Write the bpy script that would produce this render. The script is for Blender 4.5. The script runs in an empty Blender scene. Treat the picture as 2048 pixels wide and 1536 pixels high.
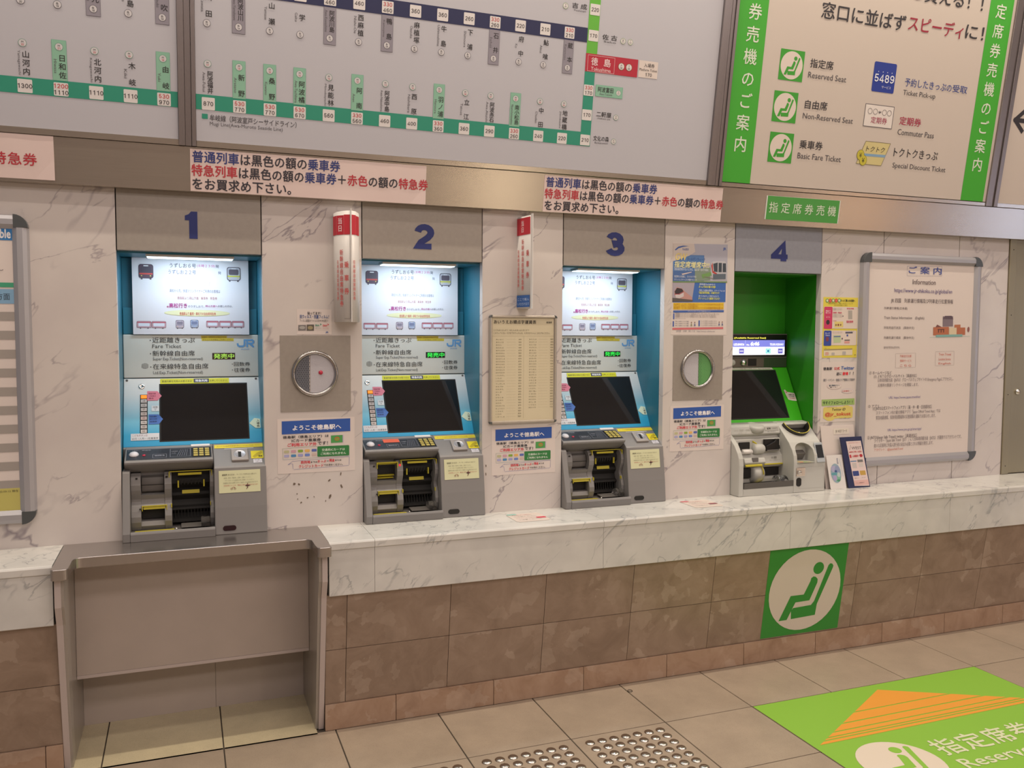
import bpy, math, random
from mathutils import Vector, Matrix
random.seed(7)
SC = bpy.context.scene
COL = SC.collection
R = math.radians

# ---------------------------------------------------------------- camera, world, lights, exposure
def make_camera():
    yaw, pitch, roll = 0.3647, 0.0616, 0.0046
    f = Vector((math.sin(yaw)*math.cos(pitch), math.cos(yaw)*math.cos(pitch), -math.sin(pitch)))
    r0 = Vector((math.cos(yaw), -math.sin(yaw), 0)); u0 = r0.cross(f)
    r = math.cos(roll)*r0 + math.sin(roll)*u0; u = -math.sin(roll)*r0 + math.cos(roll)*u0
    cd = bpy.data.cameras.new('camera'); cd.lens = 1722.94/2048*36; cd.sensor_width = 36; cd.clip_start = 0.05
    c = bpy.data.objects.new('camera', cd); COL.objects.link(c)
    M = Matrix(((r.x, u.x, -f.x, 0), (r.y, u.y, -f.y, -3.4025), (r.z, u.z, -f.z, 1.503), (0, 0, 0, 1)))
    c.matrix_world = M
    SC.camera = c
make_camera()
SC.view_settings.view_transform = 'Standard'; SC.view_settings.look = 'None'
SC.view_settings.exposure = -0.32; SC.view_settings.gamma = 1.0; SC.view_settings.use_curve_mapping = False
SC.render.film_transparent = False
w = bpy.data.worlds.new('world'); SC.world = w; w.use_nodes = True
w.node_tree.nodes['Background'].inputs[0].default_value = (0.96, 0.86, 0.86, 1)
w.node_tree.nodes['Background'].inputs[1].default_value = 0.30

def area(name, loc, rot, sx, sy, power, color, spread=180):
    l = bpy.data.lights.new(name, 'AREA'); l.shape = 'RECTANGLE'; l.size = sx; l.size_y = sy
    l.energy = power; l.color = color; l.spread = R(spread)
    o = bpy.data.objects.new(name, l); o.location = loc; o.rotation_euler = rot; COL.objects.link(o)
    return o
WARM = (1.0, 0.86, 0.72)
area('wall_wash_lamp', (1.9, -0.60, 4.12), (0, 0, 0), 7.4, 0.05, 135, (1.0, 0.89, 0.72))
area('row_lamp_near', (1.9, -1.40, 4.12), (0, 0, 0), 7.4, 0.10, 55, (1.0, 0.88, 0.78))
area('row_lamp_far', (1.9, -4.2, 4.1), (R(18), 0, 0), 8.0, 0.6, 88, (1.0, 0.87, 0.84))
area('hall_lamp', (3.5, -6.6, 4.1), (0, 0, 0), 10.0, 0.8, 260, (1.0, 0.90, 0.84))  # added fill over the far hall, brightens what the steel reflects
MX = (-0.218, 0.6627, 1.5297, 2.405)          # left edge of each machine bay
MW = 0.503
for i in range(3):
    a = area('recess_lamp_light', (MX[i] + 0.25, 0.085, 1.766), (R(20), 0, 0), 0.26, 0.03, 1.8, (0.72, 0.88, 1.0))

# ---------------------------------------------------------------- colours and materials
def lin(c):
    if isinstance(c, str):
        c = tuple(int(c[i:i+2], 16)/255 for i in (0, 2, 4))
    return tuple((x/12.92 if x <= 0.04045 else ((x+0.055)/1.055)**2.4) for x in c)
def newmat(name):
    m = bpy.data.materials.new(name); m.use_nodes = True
    return m, m.node_tree, m.node_tree.nodes['Principled BSDF']
def node(nt, typ, **kw):
    n = nt.nodes.new(typ)
    for k, v in kw.items():
        if k.startswith('i_'):
            key = k[2:]
            n.inputs[int(key) if key.isdigit() else key.replace('_', ' ')].default_value = v
        else: setattr(n, k, v)
    return n
def ramp(nt, fac, stops):
    n = nt.nodes.new('ShaderNodeValToRGB'); cr = n.color_ramp
    while len(cr.elements) < len(stops): cr.elements.new(0.5)
    for e, (p, c) in zip(cr.elements, stops):
        e.position = p; e.color = (*c, 1) if len(c) == 3 else c
    nt.links.new(fac, n.inputs[0]); return n.outputs[0]
def mix(nt, fac, a, b, mode='MIX'):
    n = nt.nodes.new('ShaderNodeMix'); n.data_type = 'RGBA'; n.blend_type = mode
    for s, v in ((0, fac), (6, a), (7, b)):
        if hasattr(v, 'is_linked') or isinstance(v, bpy.types.NodeSocket): nt.links.new(v, n.inputs[s])
        else: n.inputs[s].default_value = v if not isinstance(v, tuple) or len(v) == 4 else (*v, 1)
    return n.outputs[2]
def plain(name, c, rough=0.5, metal=0.0, coat=0.0, noise=0.0, bump=0.0, nscale=60):
    m, nt, b = newmat(name); lc = lin(c)
    b.inputs['Base Color'].default_value = (*lc, 1); b.inputs['Roughness'].default_value = rough
    b.inputs['Metallic'].default_value = metal; b.inputs['Coat Weight'].default_value = coat
    if noise or bump:
        tc = node(nt, 'ShaderNodeTexCoord'); n = node(nt, 'ShaderNodeTexNoise', i_Scale=nscale, i_Detail=4.0)
        nt.links.new(tc.outputs['Object'], n.inputs['Vector'])
        if noise:
            lo = tuple(x*(1-noise) for x in lc); hi = tuple(min(1, x*(1+noise)) for x in lc)
            nt.links.new(ramp(nt, n.outputs[0], [(0.3, lo), (0.7, hi)]), b.inputs['Base Color'])
        if bump:
            bp = node(nt, 'ShaderNodeBump', i_Strength=bump, i_Distance=0.001)
            nt.links.new(n.outputs[0], bp.inputs['Height']); nt.links.new(bp.outputs[0], b.inputs['Normal'])
    return m
def emis(name, c, s):
    m, nt, b = newmat(name)
    b.inputs['Base Color'].default_value = (0, 0, 0, 1)
    b.inputs['Emission Color'].default_value = (*lin(c), 1); b.inputs['Emission Strength'].default_value = s
    return m
def marble(name, base, vein, cloud, scale, rot, thick=0.03, amount=0.8, rough=0.3, seed=0.0, fine=None):
    m, nt, b = newmat(name)
    g = node(nt, 'ShaderNodeNewGeometry'); oi = node(nt, 'ShaderNodeObjectInfo')
    mp = node(nt, 'ShaderNodeMapping'); mp.inputs['Rotation'].default_value = (0, R(rot), 0)
    mp.inputs['Location'].default_value = (seed, 0, seed*0.7)
    nt.links.new(g.outputs['Position'], mp.inputs['Vector'])
    sc = node(nt, 'ShaderNodeMapping'); sc.inputs['Scale'].default_value = (0.36, 0.7, 1.0)
    nt.links.new(mp.outputs[0], sc.inputs['Vector'])
    def veins(s, th, dist, det, off):
        n = node(nt, 'ShaderNodeTexNoise', i_Scale=s, i_Detail=det, i_Roughness=0.5, i_Distortion=dist)
        ad = node(nt, 'ShaderNodeVectorMath', operation='ADD'); ad.inputs[1].default_value = (off, off, off)
        nt.links.new(sc.outputs[0], ad.inputs[0]); nt.links.new(ad.outputs[0], n.inputs['Vector'])
        s1 = node(nt, 'ShaderNodeMath', operation='SUBTRACT'); s1.inputs[1].default_value = 0.5
        nt.links.new(n.outputs[0], s1.inputs[0])
        ab = node(nt, 'ShaderNodeMath', operation='ABSOLUTE'); nt.links.new(s1.outputs[0], ab.inputs[0])
        mr = node(nt, 'ShaderNodeMapRange'); mr.inputs[1].default_value = 0; mr.inputs[2].default_value = th
        mr.inputs[3].default_value = 1; mr.inputs[4].default_value = 0
        nt.links.new(ab.outputs[0], mr.inputs[0])
        mk = node(nt, 'ShaderNodeTexNoise', i_Scale=s*0.9, i_Detail=2.0)
        nt.links.new(mp.outputs[0], mk.inputs['Vector'])
        mr2 = node(nt, 'ShaderNodeMapRange'); mr2.inputs[1].default_value = 0.44; mr2.inputs[2].default_value = 0.60
        nt.links.new(mk.outputs[0], mr2.inputs[0])
        mu = node(nt, 'ShaderNodeMath', operation='MULTIPLY'); nt.links.new(mr.outputs[0], mu.inputs[0]); nt.links.new(mr2.outputs[0], mu.inputs[1])
        am = node(nt, 'ShaderNodeMath', operation='MULTIPLY'); am.inputs[1].default_value = amount
        nt.links.new(mu.outputs[0], am.inputs[0])
        return am.outputs[0]
    n0 = node(nt, 'ShaderNodeTexNoise', i_Scale=scale*1.2, i_Detail=6.0)
    nt.links.new(mp.outputs[0], n0.inputs['Vector'])
    c0 = ramp(nt, n0.outputs[0], [(0.3, lin(cloud)), (0.62, lin(base))])
    c1 = mix(nt, veins(scale, thick, 0.3, 5.0, 0.0), c0, lin(vein))
    c2 = mix(nt, veins(scale*2.1, thick*0.9, 0.5, 6.0, 7.3), c1, lin(fine or vein))
    nt.links.new(c2, b.inputs['Base Color']); b.inputs['Roughness'].default_value = rough
    return m
def breccia(name, c1, c2, c3, light, rough=0.35):
    m, nt, b = newmat(name)
    g = node(nt, 'ShaderNodeNewGeometry'); oi = node(nt, 'ShaderNodeObjectInfo')
    ml = node(nt, 'ShaderNodeVectorMath', operation='SCALE'); ml.inputs['Scale'].default_value = 9.0
    cb = node(nt, 'ShaderNodeCombineXYZ'); nt.links.new(oi.outputs['Random'], cb.inputs[0]); nt.links.new(oi.outputs['Random'], cb.inputs[2])
    nt.links.new(cb.outputs[0], ml.inputs[0])
    ad = node(nt, 'ShaderNodeVectorMath', operation='ADD'); nt.links.new(g.outputs['Position'], ad.inputs[0]); nt.links.new(ml.outputs[0], ad.inputs[1])
    nz = node(nt, 'ShaderNodeTexNoise', i_Scale=14.0, i_Detail=5.0); nt.links.new(ad.outputs[0], nz.inputs['Vector'])
    mx = node(nt, 'ShaderNodeVectorMath', operation='MULTIPLY_ADD'); mx.inputs[1].default_value = (0.12, 0.12, 0.12)
    nt.links.new(nz.outputs['Color'], mx.inputs[0]); nt.links.new(ad.outputs[0], mx.inputs[2])
    vo = node(nt, 'ShaderNodeTexVoronoi', i_Scale=15.0); nt.links.new(mx.outputs[0], vo.inputs['Vector'])
    sep = node(nt, 'ShaderNodeSeparateColor'); nt.links.new(vo.outputs['Color'], sep.inputs[0])
    n2 = node(nt, 'ShaderNodeTexNoise', i_Scale=7.0, i_Detail=8.0, i_Roughness=0.65, i_Distortion=0.8); nt.links.new(ad.outputs[0], n2.inputs['Vector'])
    base = ramp(nt, n2.outputs[0], [(0.3, lin(c1)), (0.5, lin(c2)), (0.68, lin(c3))])
    clast = ramp(nt, sep.outputs[0], [(0.0, lin(c2)), (0.45, lin(c2)), (0.8, lin(c3)), (0.93, lin(light))])
    nt.links.new(mix(nt, 0.26, base, clast), b.inputs['Base Color']); b.inputs['Roughness'].default_value = rough
    return m
def steel(name, c, rough=0.3, streak=(1, 1, 60), metal=0.75):
    m, nt, b = newmat(name)
    g = node(nt, 'ShaderNodeNewGeometry'); mp = node(nt, 'ShaderNodeMapping'); mp.inputs['Scale'].default_value = streak
    nt.links.new(g.outputs['Position'], mp.inputs['Vector'])
    n = node(nt, 'ShaderNodeTexNoise', i_Scale=8.0, i_Detail=3.0); nt.links.new(mp.outputs[0], n.inputs['Vector'])
    lc = lin(c)
    nt.links.new(ramp(nt, n.outputs[0], [(0.3, tuple(x*0.93 for x in lc)), (0.7, lc)]), b.inputs['Base Color'])
    mr = node(nt, 'ShaderNodeMapRange'); mr.inputs[3].default_value = rough*0.85; mr.inputs[4].default_value = rough*1.15
    nt.links.new(n.outputs[0], mr.inputs[0]); nt.links.new(mr.outputs[0], b.inputs['Roughness'])
    b.inputs['Metallic'].default_value = metal
    return m
def floor_mat(name, c, rough=0.32):
    m, nt, b = newmat(name)
    g = node(nt, 'ShaderNodeNewGeometry'); oi = node(nt, 'ShaderNodeObjectInfo')
    n = node(nt, 'ShaderNodeTexNoise', i_Scale=5.0, i_Detail=8.0, i_Roughness=0.7); nt.links.new(g.outputs['Position'], n.inputs['Vector'])
    n2 = node(nt, 'ShaderNodeTexNoise', i_Scale=260.0, i_Detail=2.0); nt.links.new(g.outputs['Position'], n2.inputs['Vector'])
    lc = lin(c)
    a = ramp(nt, n.outputs[0], [(0.3, tuple(x*0.86 for x in lc)), (0.7, tuple(x*1.08 for x in lc))])
    s = ramp(nt, n2.outputs[0], [(0.25, (0.72, 0.70, 0.68)), (0.42, (1, 1, 1)), (0.7, (1.0, 1.0, 1.0))])
    v = ramp(nt, oi.outputs['Random'], [(0.0, (0.95, 0.95, 0.95)), (1.0, (1.0, 1.0, 1.0))])
    c1 = mix(nt, 1.0, a, s, 'MULTIPLY'); c2 = mix(nt, 1.0, c1, v, 'MULTIPLY')
    nt.links.new(c2, b.inputs['Base Color']); b.inputs['Roughness'].default_value = rough
    return m
def glass(name, c=(1, 1, 1), rough=0.03, alpha=0.35):
    m, nt, b = newmat(name)
    b.inputs['Base Color'].default_value = (*c, 1); b.inputs['Roughness'].default_value = rough
    b.inputs['Transmission Weight'].default_value = 1.0; b.inputs['IOR'].default_value = 1.3
    return m
def gradient_panel(name):                     # printed white-to-blue fade on the touch panel
    m, nt, b = newmat(name)
    g = node(nt, 'ShaderNodeTexCoord'); sp = node(nt, 'ShaderNodeSeparateXYZ'); nt.links.new(g.outputs['Object'], sp.inputs[0])
    mr = node(nt, 'ShaderNodeMapRange'); mr.inputs[1].default_value = 0.578; mr.inputs[2].default_value = 0.33
    nt.links.new(sp.outputs[2], mr.inputs[0])
    nt.links.new(ramp(nt, mr.outputs[0], [(0.0, lin('E6E6E2')), (0.25, lin('D5DEE0')), (0.62, lin('7CC0D8')), (0.85, lin('35A3CD')), (1.0, lin('2C9CCB'))]), b.inputs['Base Color'])
    b.inputs['Roughness'].default_value = 0.35
    return m
def printmat(name, emission=0.0, rough=0.55):
    m, nt, b = newmat(name)
    a = node(nt, 'ShaderNodeAttribute', attribute_name='Col')
    nt.links.new(a.outputs['Color'], b.inputs['Base Color']); b.inputs['Roughness'].default_value = rough
    if emission:
        nt.links.new(a.outputs['Color'], b.inputs['Emission Color']); b.inputs['Emission Strength'].default_value = emission
    return m

M = {}
M['wall'] = marble('wall_marble', 'D0C8C3', '7D727C', 'C6BDBA', 2.6, 40, 0.0105, 0.78, 0.28, 3.1)
M['cap'] = marble('cap_marble', 'D4D2CD', '7E8286', 'C5C3BF', 5.2, 46, 0.017, 0.60, 0.22, 8.4)
M['brown'] = breccia('brown_stone', '7E6A5A', '927D6C', 'A08B7A', 'C2B09F')
M['skirt'] = breccia('skirting_stone', '886A55', 'A38670', 'AF947F', 'C2B09F')
M['floor'] = floor_mat('floor_tile', 'A89886')
M['floor_niche'] = floor_mat('niche_floor_tile', 'D2C5A4', 0.22)
M['grout'] = plain('grout', '4A423A', 0.9)
M['steel'] = steel('brushed_steel', 'B0A79E', 0.22)
M['steel_top'] = steel('steel_counter', 'B4AEAA', 0.24, (60, 1, 1), 0.9)
M['steel_door'] = steel('steel_door', 'A29A84', 0.42, (60, 60, 1))
M['alu'] = plain('aluminium_frame', 'ABA9AE', 0.36, 0.4)
M['alu_dark'] = plain('corner_cap', '55585A', 0.3, 0.3)
M['mullion'] = steel('mullion_steel', '8E8686', 0.32, (60, 60, 1))
M['board_cool'] = plain('fare_board_face', 'BAB9C1', 0.45)
M['board_warm'] = plain('guide_board_face', 'C8BCB2', 0.45)
M['plate'] = plain('number_plate', '9C948C', 0.42, 0.25, noise=0.04)
M['plate4'] = plain('number_plate_cool', '9597A0', 0.42, 0.25, noise=0.04)
M['liner'] = plain('blue_recess', '2A738A', 0.4)
M['liner_g'] = plain('green_recess', '2E8A1C', 0.35)
M['gray'] = plain('machine_gray', '7F7C7B', 0.45, bump=0.1, nscale=900)
M['gray_d'] = plain('machine_gray_dark', '66625F', 0.5)
M['gray_l'] = plain('machine_gray_light', 'B9B8B2', 0.42, bump=0.05, nscale=900)
M['silver'] = plain('silver_panel', 'D6D9D3', 0.4, 0.05)
M['grad'] = gradient_panel('touch_panel_print')
M['green'] = plain('green_panel', '3EAE1C', 0.35)
M['black'] = plain('black_plastic', '0E0D0D', 0.35)
M['black_m'] = plain('black_matte', '141210', 0.7)
M['screen'] = plain('screen_glass', '17171B', 0.06, coat=0.3)
M['yellow'] = plain('yellow_trim', 'BBAE2C', 0.5)
M['chrome'] = plain('chrome', 'E0DEDC', 0.12, 1.0)
M['red'] = plain('red_plastic', 'B82A44', 0.3)
M['white'] = plain('white_plastic', 'DDD8D4', 0.4)
M['niche'] = plain('niche_panel', 'B3A69D', 0.35, 0.0, noise=0.05, nscale=5)
M['niche_side'] = plain('niche_side', 'A59E96', 0.28, 0.3)
M['niche_edge'] = plain('niche_edge', 'BDB0AB', 0.4)
M['paper'] = plain('paper', 'D8CCC6', 0.6)
M['paper_pink'] = plain('notice_paper', 'DFCAC5', 0.6)
M['lamp'] = emis('recess_tube', 'CFEFFF', 7.0)
M['lamp_warm'] = emis('ceiling_tube', 'FFE6CC', 9.0)
M['led_red'] = emis('red_led', 'FF3040', 1.2)
M['led_orange'] = emis('orange_key', 'FF8A1E', 1.6)
M['display_red'] = plain('orange_display', 'E0603A', 0.4)
M['print'] = printmat('print_ink')
M['glowprint'] = printmat('lit_display', 1.15, 0.3)
M['ring'] = plain('ring_chrome', 'A9A6A4', 0.2, 1.0)
M['navy'] = plain('navy_card', '1F2750', 0.5)
M['clear'] = glass('clear_plastic')
M['ceiling'] = plain('ceiling_paint', 'CFC8BF', 0.8)
M['backwall'] = plain('far_wall', 'B5A89E', 0.8)
M['knob_white'] = plain('white_knob', 'D8D6DC', 0.15, coat=0.5)
M['perf'] = plain('perforated_metal', '6E7078', 0.5, 0.4)
M['sheet'] = plain('frosted_sheet', 'B9B6BC', 0.35, bump=0.6, nscale=160)
M['sheet_g'] = plain('green_sheet', '5E9A5A', 0.35, bump=0.6, nscale=160)
M['stud'] = plain('stud_steel', 'C8C2BA', 0.16, 1.0)

# ---------------------------------------------------------------- mesh helpers
class MB:
    def __init__(s): s.v = []; s.f = []; s.mi = []; s.cur = 0; s.smooth = []
    def add(s, vs, fs, smooth=False):
        b = len(s.v); s.v += [tuple(v) for v in vs]; s.f += [tuple(i+b for i in f) for f in fs]
        s.mi += [s.cur]*len(fs); s.smooth += [smooth]*len(fs); return s
    def box(s, x0, x1, y0, y1, z0, z1):
        v = [(x, y, z) for z in (z0, z1) for y in (y0, y1) for x in (x0, x1)]
        return s.add(v, [(0, 2, 3, 1), (4, 5, 7, 6), (0, 1, 5, 4), (2, 6, 7, 3), (0, 4, 6, 2), (1, 3, 7, 5)])
    def prism(s, poly, a0, a1, ax, smooth=False):
        n = len(poly)
        def P(p, a): return {'x': (a, p[0], p[1]), 'y': (p[0], a, p[1]), 'z': (p[0], p[1], a)}[ax]
        v = [P(p, a0) for p in poly] + [P(p, a1) for p in poly]
        ar = sum(poly[i][0]*poly[(i+1) % n][1] - poly[(i+1) % n][0]*poly[i][1] for i in range(n))
        flip = (ar > 0) ^ (ax == 'y')
        if a1 < a0: flip = not flip
        f = [tuple(range(n)), tuple(range(2*n-1, n-1, -1))] if not flip else [tuple(range(n-1, -1, -1)), tuple(range(n, 2*n))]
        b = len(s.v); s.v += v; s.f += [tuple(i+b for i in q) for q in f]; s.mi += [s.cur]*2; s.smooth += [False]*2
        side = []
        for i in range(n):
            j = (i+1) % n
            side.append((i, n+i, n+j, j) if not flip else (i, j, n+j, n+i))
        s.f += [tuple(k+b for k in q) for q in side]; s.mi += [s.cur]*n; s.smooth += [smooth]*n
        return s
    def lathe(s, prof, c, axis=Vector((0, 0, 1)), n=24, up=None):
        axis = Vector(axis).normalized(); t = Vector((1, 0, 0)) if abs(axis.x) < 0.9 else Vector((0, 1, 0))
        e1 = axis.cross(t).normalized(); e2 = axis.cross(e1); c = Vector(c)
        vs = []; fs = []
        for (r, h) in prof:
            for k in range(n):
                a = 2*math.pi*k/n; vs.append(c + axis*h + (e1*math.cos(a) + e2*math.sin(a))*r)
        for i in range(len(prof)-1):
            for k in range(n):
                k2 = (k+1) % n; fs.append((i*n+k, i*n+k2, (i+1)*n+k2, (i+1)*n+k))
        if prof[-1][0] > 1e-6: fs.append(tuple((len(prof)-1)*n+k for k in range(n)))
        if prof[0][0] > 1e-6: fs.append(tuple(k for k in range(n-1, -1, -1)))
        return s.add(vs, fs, True)
    def build(s, name, mat, parent=None, bevel=0.0, off=None, seg=2, smooth=False):
        me = bpy.data.meshes.new(name)
        if off is None and parent is not None: off = root_off(parent)
        vs = s.v if off is None else [(x-off[0], y-off[1], z-off[2]) for x, y, z in s.v]
        me.from_pydata(vs, [], s.f)
        mats = mat if isinstance(mat, (list, tuple)) else [mat]
        for m in mats: me.materials.append(m)
        me.polygons.foreach_set('material_index', s.mi)
        me.polygons.foreach_set('use_smooth', [a or smooth for a in s.smooth])
        me.update()
        o = bpy.data.objects.new(name, me); COL.objects.link(o)
        if parent is not None: o.parent = parent
        if bevel:
            b = o.modifiers.new('bevel', 'BEVEL'); b.width = bevel; b.segments = seg; b.limit_method = 'ANGLE'; b.angle_limit = R(35)
        return o
def root_off(o):
    v = Vector((0, 0, 0))
    while o is not None: v += o.location; o = o.parent
    return v
def empty(name, loc=(0, 0, 0), label=None, cat=None, group=None, kind=None):
    o = bpy.data.objects.new(name, None); COL.objects.link(o); o.location = loc; o.empty_display_size = 0.05
    return tag(o, label, cat, group, kind)
def tag(o, label=None, cat=None, group=None, kind=None):
    if label: o['label'] = label
    if cat: o['category'] = cat
    if group: o['group'] = group
    if kind: o['kind'] = kind
    return o
def bx(name, mat, parent, x0, x1, y0, y1, z0, z1, bevel=0.0):
    return MB().box(x0, x1, y0, y1, z0, z1).build(name, mat, parent, bevel)

# ---------------------------------------------------------------- printed graphics
class Print:
    """flat ink on a surface; art coordinates are mapped to the surface by an affine frame"""
    all = []
    def __init__(s, O, X, Y, size=None, tl=None, tr=None, bl=None, base=0.0005, flip=1):
        s.O = Vector(O); s.X = Vector(X).normalized(); s.Y = Vector(Y).normalized(); s.N = s.X.cross(s.Y).normalized()
        s.base = base; s.polys = []; s.texts = []; s.step = 0.0003
        if tl is not None:       # art frame: tl, tr, bl are the art coordinates of the sheet corners, size = (w, h)
            (a, b), (c, d) = (tr[0]-tl[0], tr[1]-tl[1]), (bl[0]-tl[0], bl[1]-tl[1])
            det = a*d - b*c; wd, hd = size
            s.m = lambda x, y: (((x-tl[0])*d - (y-tl[1])*c)/det*wd, -((y-tl[1])*a - (x-tl[0])*b)/det*hd)
            s.sx = wd/math.hypot(a, b)*1.0; s.sy = hd/math.hypot(c, d)
        else:
            s.m = lambda x, y: (x, y); s.sx = s.sy = 1.0
        Print.all.append(s)
    def poly(s, pts, c, l=1, raw=False):
        s.polys.append(([tuple(p) if raw else s.m(*p) for p in pts], [tuple(range(len(pts)))], lin(c), l)); return s
    def rect(s, x0, y0, x1, y1, c, l=1): return s.poly([(x0, y0), (x1, y0), (x1, y1), (x0, y1)], c, l)
    def rrect(s, x0, y0, x1, y1, r, c, l=1, n=5):
        (ax, ay), (bx_, by_) = s.m(x0, y0), s.m(x1, y1)
        ax, bx_ = min(ax, bx_), max(ax, bx_); ay, by_ = min(ay, by_), max(ay, by_)
        pts = []
        for cx, cy, a0 in ((bx_-r, by_-r, 0), (ax+r, by_-r, 90), (ax+r, ay+r, 180), (bx_-r, ay+r, 270)):
            for k in range(n+1):
                a = R(a0+90*k/n); pts.append((cx+r*math.cos(a), cy+r*math.sin(a)))
        return s.poly(pts, c, l, raw=True)
    def ell(s, x, y, rx, ry, c, l=1, n=28):      # radii in metres
        cx, cy = s.m(x, y)
        return s.poly([(cx+rx*math.cos(2*math.pi*k/n), cy+ry*math.sin(2*math.pi*k/n)) for k in range(n)], c, l, raw=True)
    def ring(s, x, y, r, wd, c, l=1, n=28):
        cx, cy = s.m(x, y); A = [2*math.pi*k/n for k in range(n)]
        vs = [(cx+r*math.cos(a), cy+r*math.sin(a)) for a in A] + [(cx+(r-wd)*math.cos(a), cy+(r-wd)*math.sin(a)) for a in A]
        s.polys.append((vs, [(k, (k+1) % n, n+(k+1) % n, n+k) for k in range(n)], lin(c), l)); return s
    def line(s, pts, wd, c, l=1, closed=False):
        P = [Vector(s.m(*p)) for p in pts]
        if closed: P.append(P[0])
        for a, b in zip(P, P[1:]):
            d = b-a
            if d.length < 1e-9: continue
            d.normalize(); n = Vector((-d.y, d.x))*wd/2; e = d*wd*0.4
            s.poly([tuple(a-e+n), tuple(a-e-n), tuple(b+e-n), tuple(b+e+n)], c, l, raw=True)
        return s
    def box(s, x0, y0, x1, y1, wd, c, l=1): return s.line([(x0, y0), (x1, y0), (x1, y1), (x0, y1)], wd, c, l, True)
    def t(s, txt, x0, y0, x1, y1, c, b=0, sh=0, l=3, rot=0):
        """text whose ink fills the art rectangle x0,y0 (bottom left) .. x1,y1 (top right); x1 None keeps proportions"""
        p0 = s.m(x0, y0); p1 = s.m(x1 if x1 is not None else x0, y1)
        s.texts.append(('fit', txt, p0, (p1[0]-p0[0]) if x1 is not None else None, p1[1]-p0[1], lin(c), b, sh, l, rot)); return s
    def em(s, txt, x, y, size, c, b=0, sh=0, l=3, sx=1.0, rot=0):
        s.texts.append(('em', txt, s.m(x, y), sx, size, lin(c), b, sh, l, rot)); return s
    def vert(s, txt, xc, ytop, size, pitch, c, b=0, l=3, sx=1.0):   # raw metres, stacked characters
        for i, ch in enumerate(txt):
            if ch == ' ': continue
            x, y = s.m(xc, ytop)
            s.texts.append(('em', ch, (x-size*sx/2, y-i*pitch-size*0.86), sx, size, lin(c), b, 0, l, 0))
        return s
    def lines(s, rows, c, h=None, l=2):          # fine print too small to read in the photograph: (text, x0, y0, x1, y1)
        for (txt, x0, y0, x1, y1) in rows: s.t(txt, x0, y0, x1, y1, c, l=l)
        return s
    def put(s, name, parent, mat=None):
        me = bpy.data.meshes.new(name); o = bpy.data.objects.new(name, me); COL.objects.link(o)
        if parent is not None: o.parent = parent
        s.obj = o; s.off = root_off(parent) if parent is not None else Vector((0, 0, 0)); me.materials.append(mat or M['print'])
        return o
GLY = {}
def arcp(cx, cy, rx, ry, a0, a1, n=8): return [(cx+rx*math.cos(R(a0+(a1-a0)*i/n)), cy+ry*math.sin(R(a0+(a1-a0)*i/n))) for i in range(n+1)]
def digit_paths():
    """plain grotesque numerals as centre lines in a 0.5 x 0.72 cell"""
    return {'0': [arcp(.25, .36, .185, .295, 90, 450, 20)],
        '1': [[(.10, .545), (.19, .575), (.25, .62), (.275, .69), (.275, .0)]],
        '2': [arcp(.25, .49, .175, .165, 175, -25, 9) + [(.34, .33), (.16, .19), (.085, .065), (.44, .065)]],
        '3': [arcp(.24, .50, .155, .155, 165, -80, 9) + arcp(.245, .215, .18, .155, 85, -165, 10), [(.20, .362), (.27, .362)]],
        '4': [[(.345, .0), (.345, .66), (.06, .215), (.06, .175), (.47, .175)]],
        '5': [[(.42, .655), (.135, .655), (.095, .335)] + arcp(.245, .235, .175, .17, 140, -160, 10)],
        '6': [arcp(.25, .235, .175, .175, 0, 360, 14), arcp(.30, .36, .235, .30, 180, 75, 6) + [(.42, .56)]],
        '7': [[(.06, .655), (.44, .655), (.30, .42), (.20, .0)]],
        '8': [arcp(.25, .51, .155, .15, 0, 360, 14), arcp(.25, .205, .18, .165, 0, 360, 14)],
        '9': [arcp(.25, .485, .175, .175, 0, 360, 14), arcp(.20, .36, .235, .30, 0, -105, 6) + [(.08, .16)]]}
def stroke(path, w_, V_, F_, dx=0.0, zo=0.0):
    n = len(path); L_ = []
    for i in range(n):
        a = Vector(path[max(i-1, 0)]); b = Vector(path[i]); c = Vector(path[min(i+1, n-1)])
        if i == 0 and (Vector(path[0])-Vector(path[-1])).length < 1e-6: a = Vector(path[-2])
        if i == n-1 and (Vector(path[0])-Vector(path[-1])).length < 1e-6: c = Vector(path[1])
        d1 = (b-a).normalized() if (b-a).length > 1e-9 else (c-b).normalized(); d2 = (c-b).normalized() if (c-b).length > 1e-9 else d1
        t_ = (d1+d2).normalized(); nn = Vector((-t_.y, t_.x)); k = min(1.8, 1/max(0.3, nn.dot(Vector((-d1.y, d1.x)))))
        L_.append((b+nn*w_/2*k, b-nn*w_/2*k))
    o = len(V_)
    for i, (a, b) in enumerate(L_): V_ += [(a.x+dx, a.y, zo+i*8e-6), (b.x+dx, b.y, zo+i*8e-6)]
    for i in range(n-1): F_.append((o+2*i, o+2*i+1, o+2*i+3, o+2*i+2))
def digits(txt, wt):
    V_, F_ = [], []; P_ = digit_paths()
    for i, ch in enumerate(txt):
        if ch == '1':
            o = len(V_); sw = wt*0.80; x1_ = 0.37; V_ += [(x1_+i*0.56, 0, 0), (x1_+i*0.56, .715, 0), (x1_-sw*0.75+i*0.56, .715, 0), (x1_-sw-0.01+i*0.56, .64, 0), (x1_-sw-0.10+i*0.56, .60, 0), (0.07+i*0.56, .59, 0), (0.07+i*0.56, .60-sw*0.6, 0), (x1_-sw+i*0.56, .60-sw*0.6, 0), (x1_-sw+i*0.56, 0, 0)]
            F_.append((o, o+1, o+2, o+3, o+4, o+5, o+6, o+7, o+8)); continue
        for k, q in enumerate(P_[ch]): stroke(q, wt*0.72, V_, F_, i*0.56, k*1.6e-4)
    return V_, F_
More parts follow.
